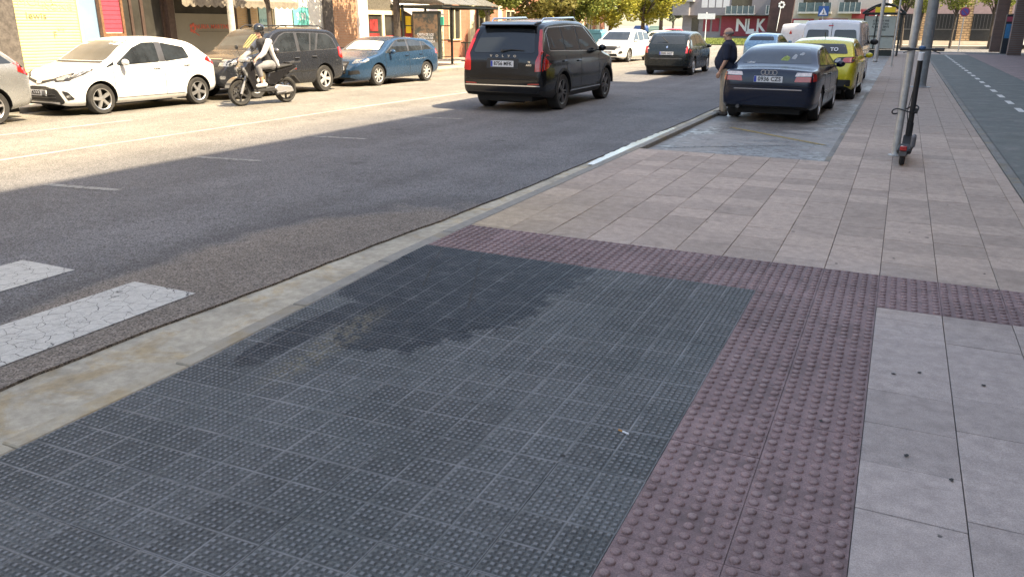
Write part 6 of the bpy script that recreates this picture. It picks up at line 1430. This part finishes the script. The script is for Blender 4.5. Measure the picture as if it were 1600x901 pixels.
b = MB(); vpts = []
for i in range(9):
    a = R_(30 + 120 * i / 8)
    for z, rr in ((.11, .150), (.045, .165)): vpts.append(P_(rr * .9 * math.cos(a), rr * math.sin(a) - .01, z))
b.add(vpts, [(2 * i, 2 * i + 1, 2 * i + 3, 2 * i + 2) for i in range(8)]); b.build('visor', M_GLASS, hm, fix=False)
b = MB()
for s in (-1, 1): b.ball(P_(s * .033, .095, .012), (.028, .012, .02), 10, M=Mh)
b.tube([P_(-.03, .10, .015), P_(.03, .10, .015)], .005, 6); b.build('sunglasses', M_HELM, RD, smooth=50); b = MB(); b.ball(P_(0, .096, -.065), (.022, .008, .006), 8); b.build('mouth', M_LIP, RD)
# ---- electric kick scooter locked to the post
ES = thing('electric_scooter', 'black electric kick scooter with red tail light locked to the slim post', 'electric scooter', (.185, 11.36, 0), R_(-3)); M_EB = mat('kick_scooter_black', (.016, .017, .019), .5, var=.15)
for y in (0, .92):
    b = MB(); b.lathe([(.075, -.028), (.108, -.032), (.124, -.015), (.127, 0), (.124, .015), (.108, .032), (.075, .028)], 'X', n=24); wh = b.build('wheel', M_TYRE, ES, (0, y, .127), smooth=50); b = MB(); b.lathe([(.076, -.024), (.076, .024), (.001, .024)], 'X', n=20); b.lathe([(.076, -.024), (.001, -.024)], 'X', n=20); b.build('hub', M_ALLOYD, wh)
b = MB(); b.bb(-.085, .085, .12, .70, .13, .185); b.prism([(.70, .185), (.86, .30), (.88, .24), (.72, .13)], -.06, .06, 'X'); b.build('deck', M_EB, ES, bevel=.012)
b = MB(); b.bb(-.075, .075, .14, .66, .186, .192); b.build('grip_mat', M_MDK, ES)
b = MB(); n = 8
for k in range(n):
    a0, a1 = R_(60 + 110 * k / n), R_(60 + 110 * (k + 1) / n); b.prism([(rr * math.cos(a), .127 + rr * math.sin(a)) for rr, a in ((.138, a0), (.138, a1), (.147, a1), (.147, a0))], -.05, .05, 'X')
b.build('rear_mudguard', M_MDK, ES); b = MB(); b.bb(-.04, .04, -.165, -.13, .205, .265); b.build('tail_light', M_REDL, ES, bevel=.008); b = MB(); b.bb(-.045, .045, -.155, -.125, .135, .20); b.build('reflector_plate', M_ALLOYD, ES, bevel=.006)
b = MB(); b.bb(.06, .115, .16, .42, .20, .36); b.build('battery_bag', mat('grey_bag', (.13, .13, .14), .8, var=.15), ES, bevel=.02)
b = MB(); b.tube([(0, .92, .127), (0, .87, .30)], .032, 8); b.tube([(0, .87, .28), (0, .845, .46)], .045, 10); b.build('fork', M_EB, ES, smooth=50)
b = MB(); b.tube([(0, .855, .36), (0, .74, 1.30)], [.036, .032], 12); b.build('stem', M_EB, ES, smooth=50); b = MB(); b.tube([(0, .742, 1.28), (0, .732, 1.38)], .037, 12); b.build('stem_band', M_PLATE, ES, smooth=50)
b = MB(); b.tube([(-.25, .70, 1.42), (-.1, .73, 1.42), (0, .735, 1.41), (.1, .73, 1.42), (.25, .70, 1.42)], .014, 8); b.build('handlebar', M_EB, ES, smooth=50)
for s in (-1, 1): b = MB(); b.tube([(s * .15, .722, 1.42), (s * .26, .698, 1.42)], .021, 8); b.build('grip', M_MDK, ES, smooth=50); b = MB(); b.tube([(s * .11, .76, 1.41), (s * .22, .78, 1.37)], .007, 6); b.build('brake_lever', M_ALLOYD, ES, smooth=50)
b = MB(); b.ball((0, .735, 1.44), (.045, .04, .025), 12); b.build('display', mat('display_blue', (.03, .10, .22), .2, var=0), ES, smooth=60)
b = MB(); b.tube([(.03, .80, .32), (.05, .72, .24), (.07, .45, .20)], .006, 6); b.tube([(-.02, .83, 1.0), (-.06, .80, .6), (-.02, .87, .38)], .006, 6); b.build('cable', M_EB, ES)
T_ = thing('cable_lock', 'black looped cable lock tying the electric scooter to the slim post', 'lock', (.14, 12.2, .62)); b = MB(); pts = []
for k in range(25): a = 2 * PI * k / 24; pts.append((-.0 + .16 * math.cos(a), .02 + .10 * math.sin(a), .04 * math.sin(a * 2) + .03 * math.cos(a)))
b.tube(pts, .010, 6); b.build('cable', M_EB, T_, smooth=60); b = MB(); b.box((.13, -.03, .0), (.05, .03, .07)); b.build('barrel', M_EB, T_, bevel=.008)
